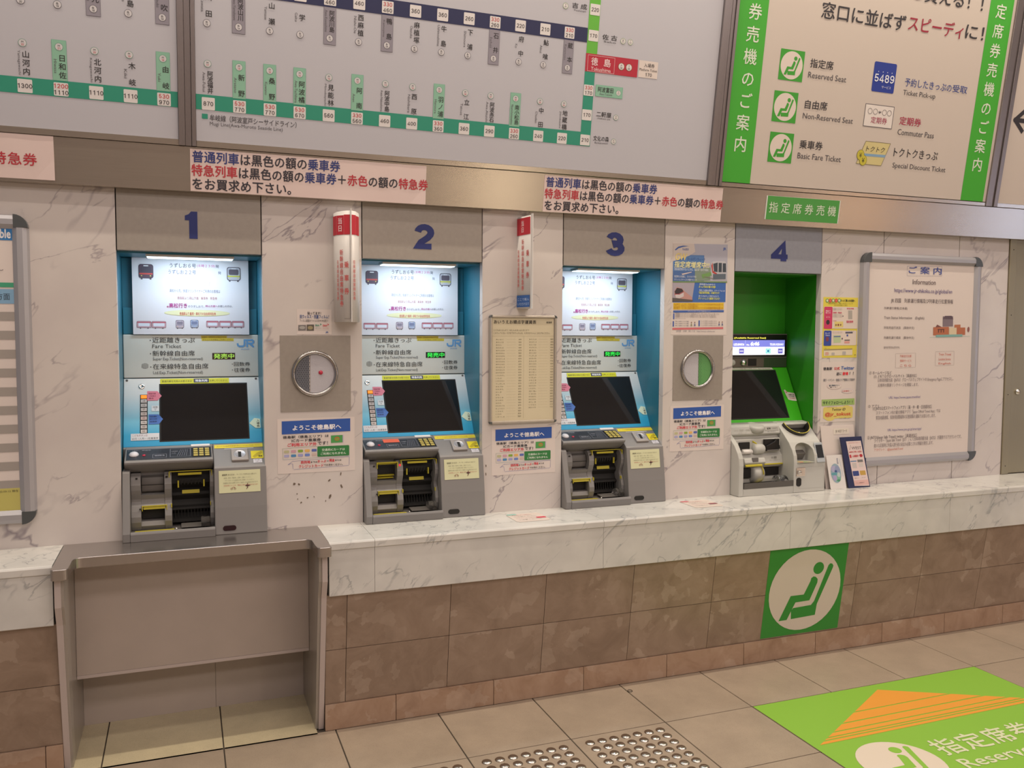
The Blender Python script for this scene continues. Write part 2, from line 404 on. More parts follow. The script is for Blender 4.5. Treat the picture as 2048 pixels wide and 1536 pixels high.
def finish_prints():
    need = {}
    for p in Print.all:
        for t in p.texts: need[(t[1], 0)] = None
    obs = []
    tmp = bpy.data.collections.new('tmp'); COL.children.link(tmp)
    for (s_, b) in need:
        c = bpy.data.curves.new('t', 'FONT'); c.body = s_; c.size = 1; c.resolution_u = 2; c.fill_mode = 'FRONT'
        o = bpy.data.objects.new('t', c); tmp.objects.link(o); obs.append(((s_, b), o))
    dg = bpy.context.evaluated_depsgraph_get(); dg.update()
    for k, o in obs:
        e = o.evaluated_get(dg); me = e.to_mesh()
        GLY[k] = ([(v.co.x, v.co.y) for v in me.vertices], [tuple(p.vertices) for p in me.polygons])
        e.to_mesh_clear()
    for k, o in obs:
        c = o.data; bpy.data.objects.remove(o); bpy.data.curves.remove(c)
    bpy.data.collections.remove(tmp)
    for p in Print.all:
        if not hasattr(p, 'obj'): continue
        V, F, C = [], [], []
        cnt = [0]
        def emit(pts, faces, col, l):
            b = len(V); cnt[0] += 1; h = p.base + l*p.step + (cnt[0] % 120)*2.2e-6
            for q in pts: V.append(tuple(p.O + p.X*q[0] + p.Y*q[1] + p.N*(h + (q[2] if len(q) > 2 else 0.0)) - p.off))
            for f in faces: F.append(tuple(i+b for i in f)); C.append(col)
        for pts, faces, col, l in p.polys: emit(pts, faces, col, l)
        for kind, txt, p0, a, h, col, b, sh, l, rot in p.texts:
            vs, fs = GLY[(txt, 0)]
            if all(ch in '0123456789' for ch in txt): vs, fs = digits(txt, 0.135 if b < 0.03 else (0.17 if b < 0.044 else 0.25))
            elif b:
                k = 1.0 if b < 0.03 else 1.1; sh_ = [(-b*k, -b*k), (b*k, b*k)] if b < 0.018 else [(-b*k, 0), (b*k, 0), (0, b*k), (0, -b*k)]
                n_v = len(vs); v2, f2 = [], []
                for q_, (dx_, dy_) in enumerate(sh_):
                    v2 += [(x+dx_, y+dy_, q_*1.2e-5) for x, y in vs]; f2 += [tuple(i_+q_*n_v for i_ in f) for f in fs]
                vs, fs = v2, f2
            if not vs: continue
            if kind == 'fit':
                x0 = min(v[0] for v in vs); x1 = max(v[0] for v in vs); y0 = min(v[1] for v in vs); y1 = max(v[1] for v in vs)
                sy = h/(y1-y0) if y1 > y0 else 1; sx = a/(x1-x0) if a is not None else sy
                q = [((v[0]-x0)*sx + (v[1]-y0)*sy*sh, (v[1]-y0)*sy, v[2] if len(v) > 2 else 0.0) for v in vs]
            else:
                q = [(v[0]*h*a + v[1]*h*sh, v[1]*h, v[2] if len(v) > 2 else 0.0) for v in vs]
            if rot:
                cr, sr = math.cos(R(rot)), math.sin(R(rot)); q = [(v[0]*cr-v[1]*sr, v[0]*sr+v[1]*cr, v[2]) for v in q]
            emit([(p0[0]+v[0], p0[1]+v[1], v[2]) for v in q], fs, col, l)
        me = p.obj.data; me.from_pydata(V, [], F)
        at = me.color_attributes.new('Col', 'FLOAT_COLOR', 'CORNER')
        data = []
        for f, c in zip(F, C): data += [c[0], c[1], c[2], 1.0]*len(f)
        at.data.foreach_set('color', data); me.update()

def seat_symbol(p, x0, y0, x1, y1, green, white, l=1, circle=0.455, square=True):
    """pictogram of a seated passenger in a white disc; box given in art units, y0 top"""
    def mp(q):
        dx, dy = q[0]-612, q[1]-297; det = 468*498 - (-92)*(-45)
        a = (dx*498 + dy*92)/det; b = (468*dy + 45*dx)/det
        return (x0 + a*(x1-x0), y0 + b*(y1-y0))
    if square: p.poly([(x0, y0), (x1, y0), (x1, y1), (x0, y1)], green, l)
    (ax, ay), (bx_, by_) = p.m(x0, y0), p.m(x1, y1)
    rx, ry = abs(bx_-ax), abs(by_-ay)
    p.ell((x0+x1)/2, (y0+y1)/2, rx*circle, ry*circle, white, l+1, 40)
    h = mp((887, 400)); p.ell(h[0], h[1], rx*0.068, ry*0.068, green, l+2)
    p.poly([mp(q) for q in [(833, 475), (840, 456), (854, 447), (868, 450), (878, 462), (875, 482), (822, 583), (738, 593), (680, 692), (632, 697), (712, 556), (790, 549)]], green, l+2)
    p.poly([mp(q) for q in [(705, 688), (709, 640), (722, 625), (830, 610), (850, 588), (948, 383), (958, 374), (970, 375), (977, 386), (973, 398), (866, 605), (851, 668)]], green, l+2)

exec_parts = []
# ================================================================= SETTING
ZC = 0.7335
# floor: slab, tiles with recessed joints, steel studs on the tactile tiles
fl = empty('floor', (1.5, -1.0, 0), kind='structure')
bx('floor_bed', M['grout'], fl, -4, 16, -9.0, 0.5, -0.06, -0.004)
TX, TY = 0.9117, -0.594
def tile_mesh(w, d, name='floor_tile', g=0.0022, h=0.03):
    m = MB(); e = 0.0012
    m.prism([(-w/2+g, -h), (-w/2+g, -e), (-w/2+g+e, 0), (w/2-g-e, 0), (w/2-g, -e), (w/2-g, -h)], -d/2+g, d/2-g, 'y')
    o = m.build(name, M['floor']); me = o.data; bpy.data.objects.remove(o); return me
def put_tile(me, cx, cy, mat=None, name='floor_tile'):
    o = bpy.data.objects.new(name, me); COL.objects.link(o); o.parent = fl; o.location = (cx-1.5, cy+1.0, 0)
    return o
tA = tile_mesh(0.4, 0.3776); tB = tile_mesh(0.4, 0.4)
for n in range(-5, 11):
    put_tile(tA, TX+0.4*n+0.2, -0.2164-0.1888)
stud_tiles = {}
for k in range(0, 6):
    for n in range(-5, 11):
        o = put_tile(tB, TX+0.4*n+0.2, TY-0.4*k-0.2)
        if k == 0 and n in (-1, 0, 1): stud_tiles[n] = o
st = MB(); prof = [(0.0185, 0.0), (0.0182, 0.0015), (0.0165, 0.0035), (0.0135, 0.0052), (0.009, 0.0064), (0.0045, 0.0069), (0.0, 0.007)]
st.lathe(prof, (0, 0, 0), n=20); sto = st.build('stud', M['stud']); stm = sto.data; bpy.data.objects.remove(sto)
for n, t in stud_tiles.items():
    for i in range(7):
        for j in range(7):
            o = bpy.data.objects.new('stud', stm); COL.objects.link(o); o.parent = t
            o.location = ((i-3)*0.049, 0.147-j*0.049+0.0015, 0)
# far floor behind the camera
bx('far_paving', M['floor'], fl, -4, 16, -9.0, -3.0, -0.03, 0.0)
bx('far_paving', M['floor'], fl, 5.35, 16, -3.0, -0.2, -0.03, 0.0)
bx('far_paving', M['floor'], fl, -4, -1.1, -3.0, -0.2, -0.03, 0.0)
nm = {}
for (x0, x1) in ((-0.39, -0.2883), (-0.2883, 0.1117), (0.1117, 0.447)):
    me = tile_mesh(x1-x0, 0.381, 'niche_tile'); me.materials.clear(); me.materials.append(M['floor_niche'])
    put_tile(me, (x0+x1)/2, -0.0405, name='floor_tile')

# marble wall face: slabs between the machine bays
wl = empty('wall_front', (1.5, 0, ZC), kind='structure')
for (x0, x1) in ((-1.3, MX[0]), (MX[0]+MW, MX[1]), (MX[1]+MW, MX[2]), (MX[2]+MW, MX[3]), (MX[3]+MW, 3.290), (3.2925, 3.795), (3.7975, 4.150)):
    bx('marble_slab', M['wall'], wl, x0+(0.001 if x0 > 3.28 else 0), x1, 0.0, 0.036, ZC-0.02, 2.06, 0.0015)
bx('backing', M['backwall'], wl, -1.3, 6.0, 0.34, 0.40, -0.05, 4.24)
bx('backing', M['backwall'], wl, -1.3, 4.2, 0.036, 0.34, 2.03, 4.24)
for (x0, x1) in ((-1.3, MX[0]-0.012), (MX[0]+MW+0.012, MX[1]-0.012), (MX[1]+MW+0.012, MX[2]-0.012), (MX[2]+MW+0.012, MX[3]-0.012), (MX[3]+MW+0.012, 4.15)):
    bx('backing', M['backwall'], wl, x0, x1, 0.037, 0.33, 0.72, 2.03)
# dirt-free steel door at the right end
dr = empty('door_1', (4.4, 0, ZC), kind='structure')
bx('door_frame', M['steel_door'], dr, 4.152, 4.200, -0.008, 0.05, ZC+0.001, 2.02, 0.002)
bx('door_leaf', M['steel_door'], dr, 4.203, 5.2, 0.008, 0.04, ZC+0.001, 2.02, 0.002)
k = MB(); k.lathe([(0.017, 0), (0.017, 0.004), (0.012, 0.012), (0.006, 0.016), (0, 0.017)], (4.262, 0.008, 1.183), (0, -1, 0)); k.build('door_knob', M['chrome'], dr)
for z in (0.78, 1.17, 1.60, 1.95):
    k = MB(); k.lathe([(0.003, 0), (0.002, 0.0015), (0, 0.002)], (4.176, -0.008, z), (0, -1, 0), 10); k.build('screw', M['black_m'], dr)
# chips in the marble below the first talk-through window
chp = MB()
for (x, z, w_, h_, a) in ((0.395, 0.905, .012, .010, 20), (0.412, 0.903, .010, .008, -10), (0.53, 0.912, .012, .006, 50), (0.577, 0.885, .008, .016, 25), (0.405, 0.865, .005, .006, 0),
                          (0.445, 0.848, .008, .005, 20), (0.532, 0.848, .008, .018, -20), (0.42, 0.83, .008, .006, 35), (0.407, 0.845, .004, .004, 0), (0.575, 0.935, .004, .014, -10), (0.515, 0.83, .003, .008, -10), (0.47, 0.85, .003, .006, 30), (1.183, 0.90, .004, .014, 0), (1.183, 0.935, .004, .01, 0)):
    pts = []
    for q in range(7):
        t_ = 2*math.pi*q/7; rr = 0.5*(0.75+0.5*random.random()); px = math.cos(t_)*w_*rr; pz = math.sin(t_)*h_*rr
        pts.append((x+px*math.cos(R(a))-pz*math.sin(R(a)), z+px*math.sin(R(a))+pz*math.cos(R(a))))
    chp.prism(pts, -0.0012, 0.001, 'y')
chp.build('marble_chips', plain('chip', '6E5F52', 0.9), wl)

# marble counter and the base wall below it
CJ = [0.481, 0.6486, 1.5923, 2.5256, 3.4733, 4.42, 5.3]
def counter(root, xs):
    for a, b in zip(xs, xs[1:]):
        MB().prism([(0.0, ZC-0.03), (0.0, ZC), (-0.285, ZC), (-0.2905, ZC-0.002), (-0.293, ZC-0.007), (-0.293, ZC-0.027), (-0.291, ZC-0.03)], a+0.0006, b-0.0006, 'x').build('top_slab', M['cap'], root)
        MB().prism([(-0.24, 0.533), (-0.24, ZC-0.031), (-0.2885, ZC-0.031), (-0.2885, 0.535), (-0.2865, 0.533)], a+0.0006, b-0.0006, 'x').build('fascia_slab', M['cap'], root)
        bx('counter_core', M['grout'], root, a, b, -0.239, -0.001, 0.534, ZC-0.031)
ct = empty('marble_counter', (2.4, -0.15, 0.533), 'long white veined marble counter ledge right of the steel recess, under machines 2 to 4', 'counter')
counter(ct, CJ)
ctl = empty('marble_counter', (-0.8, -0.15, 0.533), 'short white marble counter ledge at the left edge, left of the steel recess', 'counter')
counter(ctl, [-1.36, -0.4105])
lw = empty('wall_base', (2.0, -0.25, 0.1), kind='structure')
YB1, YB2 = -0.2700, -0.2082
def yb(z): return YB2 + (YB1-YB2)*(z-0.0992)/(0.533-0.0992)
def stone(x0, x1, z0, z1, nme='stone_tile'):
    g = 0.0010
    MB().prism([(yb(z1)+0.02, z1-g), (yb(z1), z1-g), (yb(z0), z0+g), (yb(z0)+0.02, z0+g)], x0+g, x1-g, 'x').build(nme, M['brown'], lw)
zmid = 0.3160
def row(xa, xb, z0, z1, x_start, w_):
    x = x_start
    while x+w_ <= xa+0.001: x += w_
    while x < xb-0.001:
        a, b = max(x, xa), min(x+w_, xb)
        if b-a > 0.004: stone(a, b, z0, z1)
        x += w_
for (z0, z1) in ((zmid, 0.533), (0.0992, zmid)):
    row(0.473, 5.3, z0, z1, 0.1497, 0.4); row(-1.25, -0.403, z0, z1, -1.25, 0.85)
MB().prism([(0.0, 0.0), (0.0, 0.52), (yb(0.53)+0.021, 0.52), (yb(0.1)+0.021, 0.09), (-0.19, 0.0)], 0.473, 5.3, 'x').build('wall_core', M['grout'], lw)
MB().prism([(0.0, 0.0), (0.0, 0.52), (yb(0.53)+0.021, 0.52), (yb(0.1)+0.021, 0.09), (-0.19, 0.0)], -1.25, -0.403, 'x').build('wall_core', M['grout'], lw)
bb = empty('baseboard_front', (2.0, -0.21, 0.0), kind='structure')
xs = [0.473] + [0.7437+0.4*i for i in range(12)]
for a, b in zip(xs, xs[1:]):
    bx('skirting_tile', M['skirt'], bb, a+0.001, b-0.001, -0.2164, -0.195, 0.0, 0.0982, 0.001)
for a, b in ((-1.25, -0.856), (-0.856, -0.456), (-0.456, -0.403)):
    bx('skirting_tile', M['skirt'], bb, a+0.001, b-0.001, -0.2164, -0.195, 0.0, 0.0982, 0.001)

# knee recess under machine 1
nk = empty('knee_recess', (0.04, -0.1, 0), 'steel lined knee recess under machine 1 with side panels and counter plate', 'recess')
out = [(-0.409, 0.0), (-0.409, -0.343)]
def arc(cx, cy, r, a0, a1, n=7): return [(cx+r*math.cos(R(a0+(a1-a0)*i/n)), cy+r*math.sin(R(a0+(a1-a0)*i/n))) for i in range(n+1)]
pl = [(-0.409, 0.0)] + arc(-0.401, -0.347, 0.008, 180, 270, 3) + arc(-0.372, -0.341, 0.014, 270, 350, 4) + [(-0.357, -0.245)] + arc(-0.331, -0.235, 0.024, 180, 90, 6) + \
     arc(0.404, -0.235, 0.024, 90, 0, 6) + [(0.429, -0.31)] + arc(0.445, -0.341, 0.014, 190, 270, 4) + arc(0.473, -0.347, 0.008, 270, 360, 3) + [(0.481, 0.0)]
MB().prism(pl, ZC-0.036, ZC+0.0005, 'z').build('counter_plate', M['steel_top'], nk, 0.0025)
for (x0, x1, nme) in ((-0.403, -0.376, 'side_panel'), (0.441, 0.471, 'side_panel')):
    MB().prism([(0.15, 0.0), (0.15, ZC-0.037), (-0.315, ZC-0.037), (-0.315, 0.60), (-0.285, 0.533), (-0.185, 0.0)], x0, x1, 'x').build(nme, M['niche_side'], nk)
    xo = x0 if x0 < 0 else x1-0.019
    MB().prism([(-0.3151, ZC-0.037), (-0.322, ZC-0.037), (-0.322, 0.60), (-0.292, 0.533), (-0.192, 0.0), (-0.1851, 0.0), (-0.2851, 0.533), (-0.3151, 0.60)], xo, xo+0.019, 'x').build('edge_strip', M['niche_edge'], nk)
bx('upper_back_panel', M['niche'], nk, -0.3755, 0.4405, -0.035, -0.012, 0.262, ZC-0.037, 0.001)
bx('back_panel_lip', M['niche_edge'], nk, -0.3755, 0.4405, -0.037, -0.006, 0.250, 0.262, 0.001)
bx('lower_back_panel', M['niche'], nk, -0.3755, 0.0975, 0.148, 0.160, 0.0, 0.45)
bx('lower_back_panel', M['niche'], nk, 0.0985, 0.4405, 0.148, 0.160, 0.0, 0.45)
bx('recess_ceiling', M['niche'], nk, -0.3755, 0.4405, -0.011, 0.159, 0.45, 0.46)

# steel fascia and the sign boards above the wall
KT = 0.145; CN = math.sqrt(1+KT*KT)
UP = Vector((0, -KT/CN, 1/CN)); NRM = Vector((0, -1/CN, -KT/CN)); OS = Vector((0, -0.042, 2.001))
def SP(x, s, h=0.0): return OS + Vector((x, 0, 0)) + UP*s + NRM*h
def slab(name, mat, parent, x0, x1, s0, s1, h0, h1, bevel=0.0):
    v = [SP(x, s, h) for s in (s0, s1) for h in (h0, h1) for x in (x0, x1)]
    return MB().add(v, [(0, 1, 3, 2), (4, 6, 7, 5), (0, 4, 5, 1), (2, 3, 7, 6), (0, 2, 6, 4), (1, 5, 7, 3)]).build(name, mat, parent, bevel)
tr = empty('trim_1', (1.5, -0.05, 2.001), kind='structure')
bandpoly = [(0.036, 2.0012), (-0.042, 2.001), tuple(SP(0, 0.1575)[1:]), (0.036, 2.16)]
MB().prism(bandpoly, -1.3, 6.0, 'x').build('steel_fascia', M['steel'], tr, 0.0015)
slab('lower_frame_rail', M['steel'], tr, -1.3, -0.0005, 0.159, 0.1795, -0.03, 0.004, 0.001)
slab('lower_frame_rail', M['steel'], tr, 0.058, 2.2, 0.159, 0.1795, -0.03, 0.004, 0.001)
slab('lower_frame_rail', M['steel'], tr, 2.276, 3.885, 0.159, 0.1765, -0.03, 0.004, 0.001)
slab('lower_frame_rail', M['steel'], tr, 3.965, 6.0, 0.159, 0.1795, -0.03, 0.004, 0.001)
for x0, x1, h in ((-0.001, 0.020, 0.010), (0.021, 0.042, 0.004), (0.043, 0.057, 0.008), (2.2, 2.222, 0.012), (2.223, 2.243, 0.004), (2.244, 2.260, 0.004), (2.261, 2.275, 0.010), (3.886, 3.925, 0.008), (3.926, 3.938, 0.003), (3.939, 3.964, 0.010)):
    slab('mullion', M['mullion'], tr, x0, x1, 0.159, 1.36, -0.03, h, 0.0008)
SG = 'backlit style sign boards above the steel fascia'
def board(x0, x1, mat, label, name='fare_board'):
    r = empty(name, SP((x0+x1)/2, 0.7), label, 'sign', 'sign boards above the fascia')
    slab('face_panel', mat, r, x0, x1, 0.18, 1.36, -0.02, 0.0)
    p = Print(OS, (1, 0, 0), UP); return r, p
TEAL, TEALL, NAVY, GRN, GRY, WHT, BLK, RED = '2A8F76', '88B8A0', '22264F', '62B23A', '8E8994', 'DAD5D4', '2A2528', 'BE3A3E'
INK = '2E2A30'

def station(p, x, names, roman, fare, exp, num, line, up=True):
    """a stop on the fare map: white fare tile on the line, name and number above (green) or below (navy)"""
    s = 0.3125 - 0.0051*(x+0.4)  if line == 'm' else 0.7165
    c = TEALL if line == 'm' else GRY
    p.rrect(x-0.022, s-0.0215, x+0.022, s+0.0215, 0.003, WHT, 2)
    if exp:
        p.t(exp, x-0.0055*len(exp), s+0.003, x+0.0055*len(exp), s+0.0175, RED, b=0.015, l=3)
        p.t(fare, x-0.0055*len(fare), s-0.0175, x+0.0055*len(fare), s-0.003, BLK, b=0.015, l=3)
    else: p.t(fare, x-0.0055*len(fare), s-0.0075, x+0.0055*len(fare), s+0.0075, BLK, b=0.015, l=3)
    n = len(names)
    if line == 'm':
        if exp:
            p.rect(x-0.0235, s+0.028, x+0.0215, s+0.158, '6FAE96', 1); p.rect(x-0.0225, s+0.028, x+0.0205, s+0.157, c, 2)
        p.ring(x-0.001, s+0.136, 0.0125, 0.0012, '5B8F7A', 3); p.ell(x-0.001, s+0.136, 0.0113, 0.0113, 'CBC8CB', 3)
        p.t('M', x-0.004, s+0.1365, x+0.002, s+0.1425, BLK, l=4); p.t(num, x-0.005, s+0.128, x+0.003, s+0.1345, RED, l=4)
        top, bot = s+0.112, s+0.034
    else:
        if exp:
            p.rect(x-0.0225, s-0.158, x+0.0225, s-0.028, '6C6772', 1); p.rect(x-0.0215, s-0.157, x+0.0215, s-0.028, c, 2)
        p.ring(x, s-0.135, 0.0125, 0.0012, '4A4650', 3); p.ell(x, s-0.135, 0.0113, 0.0113, 'CBC8CB', 3)
        p.t('B', x-0.003, s-0.1345, x+0.003, s-0.1285, BLK, l=4); p.t(num, x-0.004, s-0.1430, x+0.004, s-0.1365, BLK, l=4)
        top, bot = s-0.038, s-0.115
    sz = 0.0235
    if n == 1: ys = [(top+bot)/2+sz/2]
    elif n == 4: sz = 0.0205; ys = [top-i*(top-bot-sz)/3 for i in range(4)]
    else: ys = [top-i*(top-bot-sz)/(n-1) for i in range(n)]
    for ch, y in zip(names, ys): p.em(ch, x+0.006-sz/2+0.001, y-sz*0.86, sz, BLK, b=0.012, l=3)
    ln = min(0.0075*len(roman), top-bot)
    p.texts.append(('fit', roman, (x-0.0185, (top+bot)/2+ln/2), ln, 0.0095, lin('5E5A60'), 0, 0, 3, -90))

r, p = board(-1.3, -0.002, M['board_cool'], 'pale grey fare map board at the top left, left of the first mullion')
p.rect(-1.3, 0.288, -0.002, 0.3405, TEAL, 1); p.rect(-1.3, 0.689, -0.002, 0.745, NAVY, 1)
for i, (nm_, ro, fa, ex, nu) in enumerate([('由岐', 'Yuki', '970', '530', '18'), ('木岐', 'Kiki', '1110', '', '19'), ('北河内', 'Kitagawachi', '1110', '', '20'), ('日和佐', 'Hiwasa', '1110', '1200', '21'), ('山河内', 'Yamagawachi', '1300', '', '22')]):
    station(p, -0.047-0.1075*i, nm_, ro, fa, ex, nu, 'm')
for i, (nm_, ro, fa, ex, nu) in enumerate([('穴吹', 'Anabuki', '850', '530', '16'), ('小島', 'Oshima', '970', '', '17'), ('貞光', 'Sadamitsu', '1110', '530', '18'), ('江口', 'Eguchi', '1300', '', '19'), ('三加茂', 'Mikamo', '1300', '', '20')]):
    station(p, -0.047-0.1075*i, nm_, ro, fa, ex, nu, 't')
p.put('printed_map', r)

r, p = board(0.058, 2.199, M['board_cool'], 'wide pale grey fare map board in the middle with green and navy railway lines')
p.poly([(0.058, 0.2885), (1.612, 0.280), (1.612, 0.336), (0.058, 0.3405)], TEAL, 1)
p.rect(0.058, 0.689, 1.566, 0.745, NAVY, 1)
p.rect(1.566, 0.306, 1.612, 0.58, TEAL, 1); p.rect(1.567, 0.646, 1.616, 1.3, GRN, 1)
for i, d in enumerate([('地蔵橋', 'Jizobashi', '220', '', '04'), ('中田', 'Chuden', '240', '', '05'), ('南小松島', 'Minami-Komatsushima', '260', '330', '06'), ('阿波赤石', 'Awa-Akaishi', '290', '', '07'), ('立江', 'Tatsue', '360', '', '08'), ('羽ノ浦', 'Hanoura', '360', '330', '09'),
                       ('西原', 'Nishibara', '400', '', '10'), ('阿波中島', 'Awa-Nakashima', '460', '', '11'), ('阿南', 'Anan', '560', '330', '12'), ('見能林', 'Minobayashi', '560', '', '13'), ('阿波橘', 'Awa-Tachibana', '670', '530', '14'), ('桑野', 'Kuwano', '770', '530', '15'), ('新野', 'Aratano', '770', '530', '16'), ('阿波福井', 'Awa-Fukui', '870', '', '17')]):
    station(p, 1.4824-0.10636*i, *d, 'm')
for i, d in enumerate([('蔵本', 'Kuramoto', '210', '330', '02'), ('鮎喰', 'Akui', '210', '', '03'), ('府中', 'Ko', '220', '', '04'), ('石井', 'Ishii', '260', '330', '05'), ('下浦', 'Shimoura', '260', '', '06'), ('牛島', 'Ushinoshima', '360', '', '07'), ('麻植塚', 'Oezuka', '360', '', '08'), ('鴨島', 'Kamojima', '460', '330', '09'), ('西麻植', 'Nishi-Oe', '460', '', '10'),
                       ('阿波川島', 'Awa-Kawashima', '460', '330', '11'), ('学', 'Gaku', '560', '', '12'), ('山瀬', 'Yamase', '670', '', '13'), ('阿波山川', 'Awa-Yamakawa', '670', '330', '14'), ('川田', 'Kawata', '770', '', '15')]):
    station(p, 1.4862-0.1068*i, *d, 't')
def tilef(p, x, s, fare, exp=''):
    p.rrect(x-0.0235, s-0.0215, x+0.0205, s+0.0215, 0.003, WHT, 2); x -= 0.0015
    if exp:
        p.t(exp, x-0.0165, s+0.003, x+0.0165, s+0.0175, RED, b=0.015); p.t(fare, x-0.0165, s-0.0175, x+0.0165, s-0.003, BLK, b=0.015)
    else: p.t(fare, x-0.0165, s-0.0075, x+0.0165, s+0.0075, BLK, b=0.015)
tilef(p, 1.5895, 0.3045, '210'); tilef(p, 1.590, 0.4055, '170'); tilef(p, 1.590, 0.5035, '170', '330'); tilef(p, 1.595, 0.7180, '170'); tilef(p, 1.5945, 0.8180, '220')
def sidest(p, nm_, ro, x0, x1, s, codes, col='5B8F7A'):
    p.t(nm_, x0, s, x1, s+0.021, BLK, b=0.01); p.t(ro, x0+0.008, s-0.011, x1-0.004, s-0.003, '5E5A60')
    for xc, L, n_ in codes:
        p.ring(xc, s+0.004, 0.0115, 0.0012, col, 3); p.ell(xc, s+0.004, 0.0102, 0.0102, WHT, 2)
        p.t(L, xc-0.0025, s+0.005, xc+0.0025, s+0.0105, BLK); p.t(n_, xc-0.004, s-0.002, xc+0.004, s+0.0035, BLK)
sidest(p, '吉 成', 'Yoshinari', 1.490, 1.556, 0.812, [(1.4611, 'T', '02')], '7FA36A')
sidest(p, '佐 古', 'Sako', 1.634, 1.702, 0.709, [(1.7306, 'B', '01'), (1.765, 'T', '01')], '7FA36A')
p.rect(1.620, 0.484, 1.747, 0.530, '6FAE96', 1); p.rect(1.621, 0.485, 1.746, 0.529, TEALL, 2)
sidest(p, '阿波富田', 'Awa-Tomida', 1.631, 1.703, 0.502, [(1.7275, 'M', '01')])
sidest(p, '二軒屋', 'Niken-ya', 1.632, 1.702, 0.403, [(1.7241, 'M', '02')])
sidest(p, '文化の森', 'Bunkanomori', 1.626, 1.699, 0.305, [(1.7217, 'M', '03')])
p.rect(1.566, 0.577, 1.8085, 0.648, 'B22238', 2); p.box(1.576, 0.580, 1.699, 0.642, 0.0012, 'E6C9CB', 3)
p.t('徳', 1.591, 0.603, 1.622, 0.635, 'EAD5D6', b=0.01, l=4); p.t('島', 1.650, 0.603, 1.681, 0.635, 'EAD5D6', b=0.01, l=4); p.t('Tokushima', 1.592, 0.583, 1.683, 0.597, 'EAD5D6', l=4)
for xc, L in ((1.7313, 'M'), (1.7672, 'T')):
    p.ell(xc, 0.6123, 0.0145, 0.0145, '7A6A3A', 3); p.ell(xc, 0.6123, 0.0128, 0.0128, WHT, 4); p.t(L, xc-0.003, 0.613, xc+0.003, 0.620, BLK, l=5); p.t('00', xc-0.005, 0.603, xc+0.005, 0.611, BLK, l=5)
p.rect(1.814, 0.580, 1.905, 0.648, 'D9CDC6', 1)
p.t('入場券', 1.838, 0.622, 1.888, 0.639, BLK); p.t('Platform Ticket', 1.818, 0.607, 1.902, 0.6165, BLK); p.t('170', 1.847, 0.586, 1.878, 0.600, BLK)
p.rect(0.0775, 0.2575, 0.0972, 0.2747, TEAL, 1)
p.t('牟岐線（阿波室戸シーサイドライン）', 0.104, 0.252, 0.408, 0.2745, '4A464C', b=0.008); p.t('Mugi Line(Awa-Muroto Seaside Line)', 0.104, 0.2325, 0.358, 0.249, '5E5A60')
p.put('printed_map', r)

r, p = board(2.276, 3.885, M['board_warm'], 'cream guide board with green side strips and six ticket kinds, top right', 'guide_board')
SG1 = '3FA62B'
p.rect(2.2795, 0.180, 2.430, 1.36, SG1, 1); p.rect(3.7135, 0.180, 3.8665, 1.36, SG1, 1)
for i, ch in enumerate('席券売機のご案内'):
    p.em(ch, 2.3655-0.036-i*0.0012, 1.003-0.027-i*0.0935, 0.072, 'D9E0CF', b=0.008)
for i, ch in enumerate('定席券売機のご案内'):
    p.em(ch, 3.7905-0.036, 1.0922-0.027-i*0.0915, 0.072, 'D9E0CF', b=0.008)
p.t('窓口に並ばず', 2.716, 0.928, 3.206, 1.000, INK, b=0.012); p.t('スピーディ', 3.222, 0.936, 3.566, 1.006, '98223A', b=0.012); p.t('に！', 3.580, 0.944, 3.700, 1.008, INK, b=0.012)
p.t('指定席券も乗車券も買える！！', 2.52, 1.072, 3.668, 1.150, INK, b=0.012)
for (y1, y0) in ((0.776, 0.644), (0.596, 0.462), (0.4165, 0.2835)):
    x0 = 2.5205 if y1 > 0.7 else (2.510 if y1 > 0.5 else 2.512)
    seat_symbol(p, x0, y1, x0+0.132, y0, '3A9A2C', 'D9CCC2')
for jp, en, x0, x1, x2, y0, y1, y2, y3 in (('指定席', 'Reserved Seat', 2.687, 2.818, 2.900, 0.713, 0.752, 0.668, 0.694),
        ('自由席', 'Non-Reserved Seat', 2.684, 2.811, 2.969, 0.533, 0.572, 0.489, 0.514), ('乗車券', 'Basic Fare Ticket', 2.680, 2.812, 2.927, 0.355, 0.394, 0.310, 0.336)):
    p.t(jp, x0, y0, x1, y1, INK, b=0.008); p.t(en, x0-0.004, y2, x2, y3, '4A454C')
p.rrect(3.054, 0.646, 3.188, 0.780, 0.008, '1F3690', 1)
p.t('5489', 3.064, 0.690, 3.182, 0.728, 'E4E6EE', b=0.02); p.t('サービス', 3.112, 0.664, 3.168, 0.676, 'D5D8E6')
for i in range(4): p.ell(3.083+0.027*i, 0.737, 0.0025, 0.0025, 'C8CEE6', 2, 8)
p.t('予約したきっぷの', 3.249, 0.688, 3.545, 0.726, '3B4A8C', b=0.006); p.t('受取', 3.552, 0.690, 3.648, 0.726, '3B4A8C', b=0.006); p.t('Ticket Pick-up', 3.247, 0.641, 3.450, 0.671, '4A454C')
p.box(3.033, 0.486, 3.206, 0.587, 0.003, '6A6468'); p.rect(3.035, 0.488, 3.204, 0.585, 'DDD4CE', 1)
for xx in (3.063, 3.095, 3.150, 3.180): p.ring(xx, 0.556, 0.0135, 0.002, '6A6468', 3)
p.t('⇔', 3.113, 0.549, 3.132, 0.563, '6A6468'); p.t('定期券', 3.074, 0.503, 3.172, 0.533, 'A03A55', b=0.006)
p.t('定期券', 3.248, 0.510, 3.384, 0.549, 'A8324E', b=0.01); p.t('Commuter Pass', 3.246, 0.463, 3.476, 0.490, '4A454C')
p.poly([(3.062, 0.418), (3.213, 0.418), (3.172, 0.3115), (3.020, 0.3115)], 'CDBF86', 1)
p.line([(3.062, 0.418), (3.213, 0.418), (3.172, 0.3115), (3.020, 0.3115)], 0.002, '6F664A', 2, True)
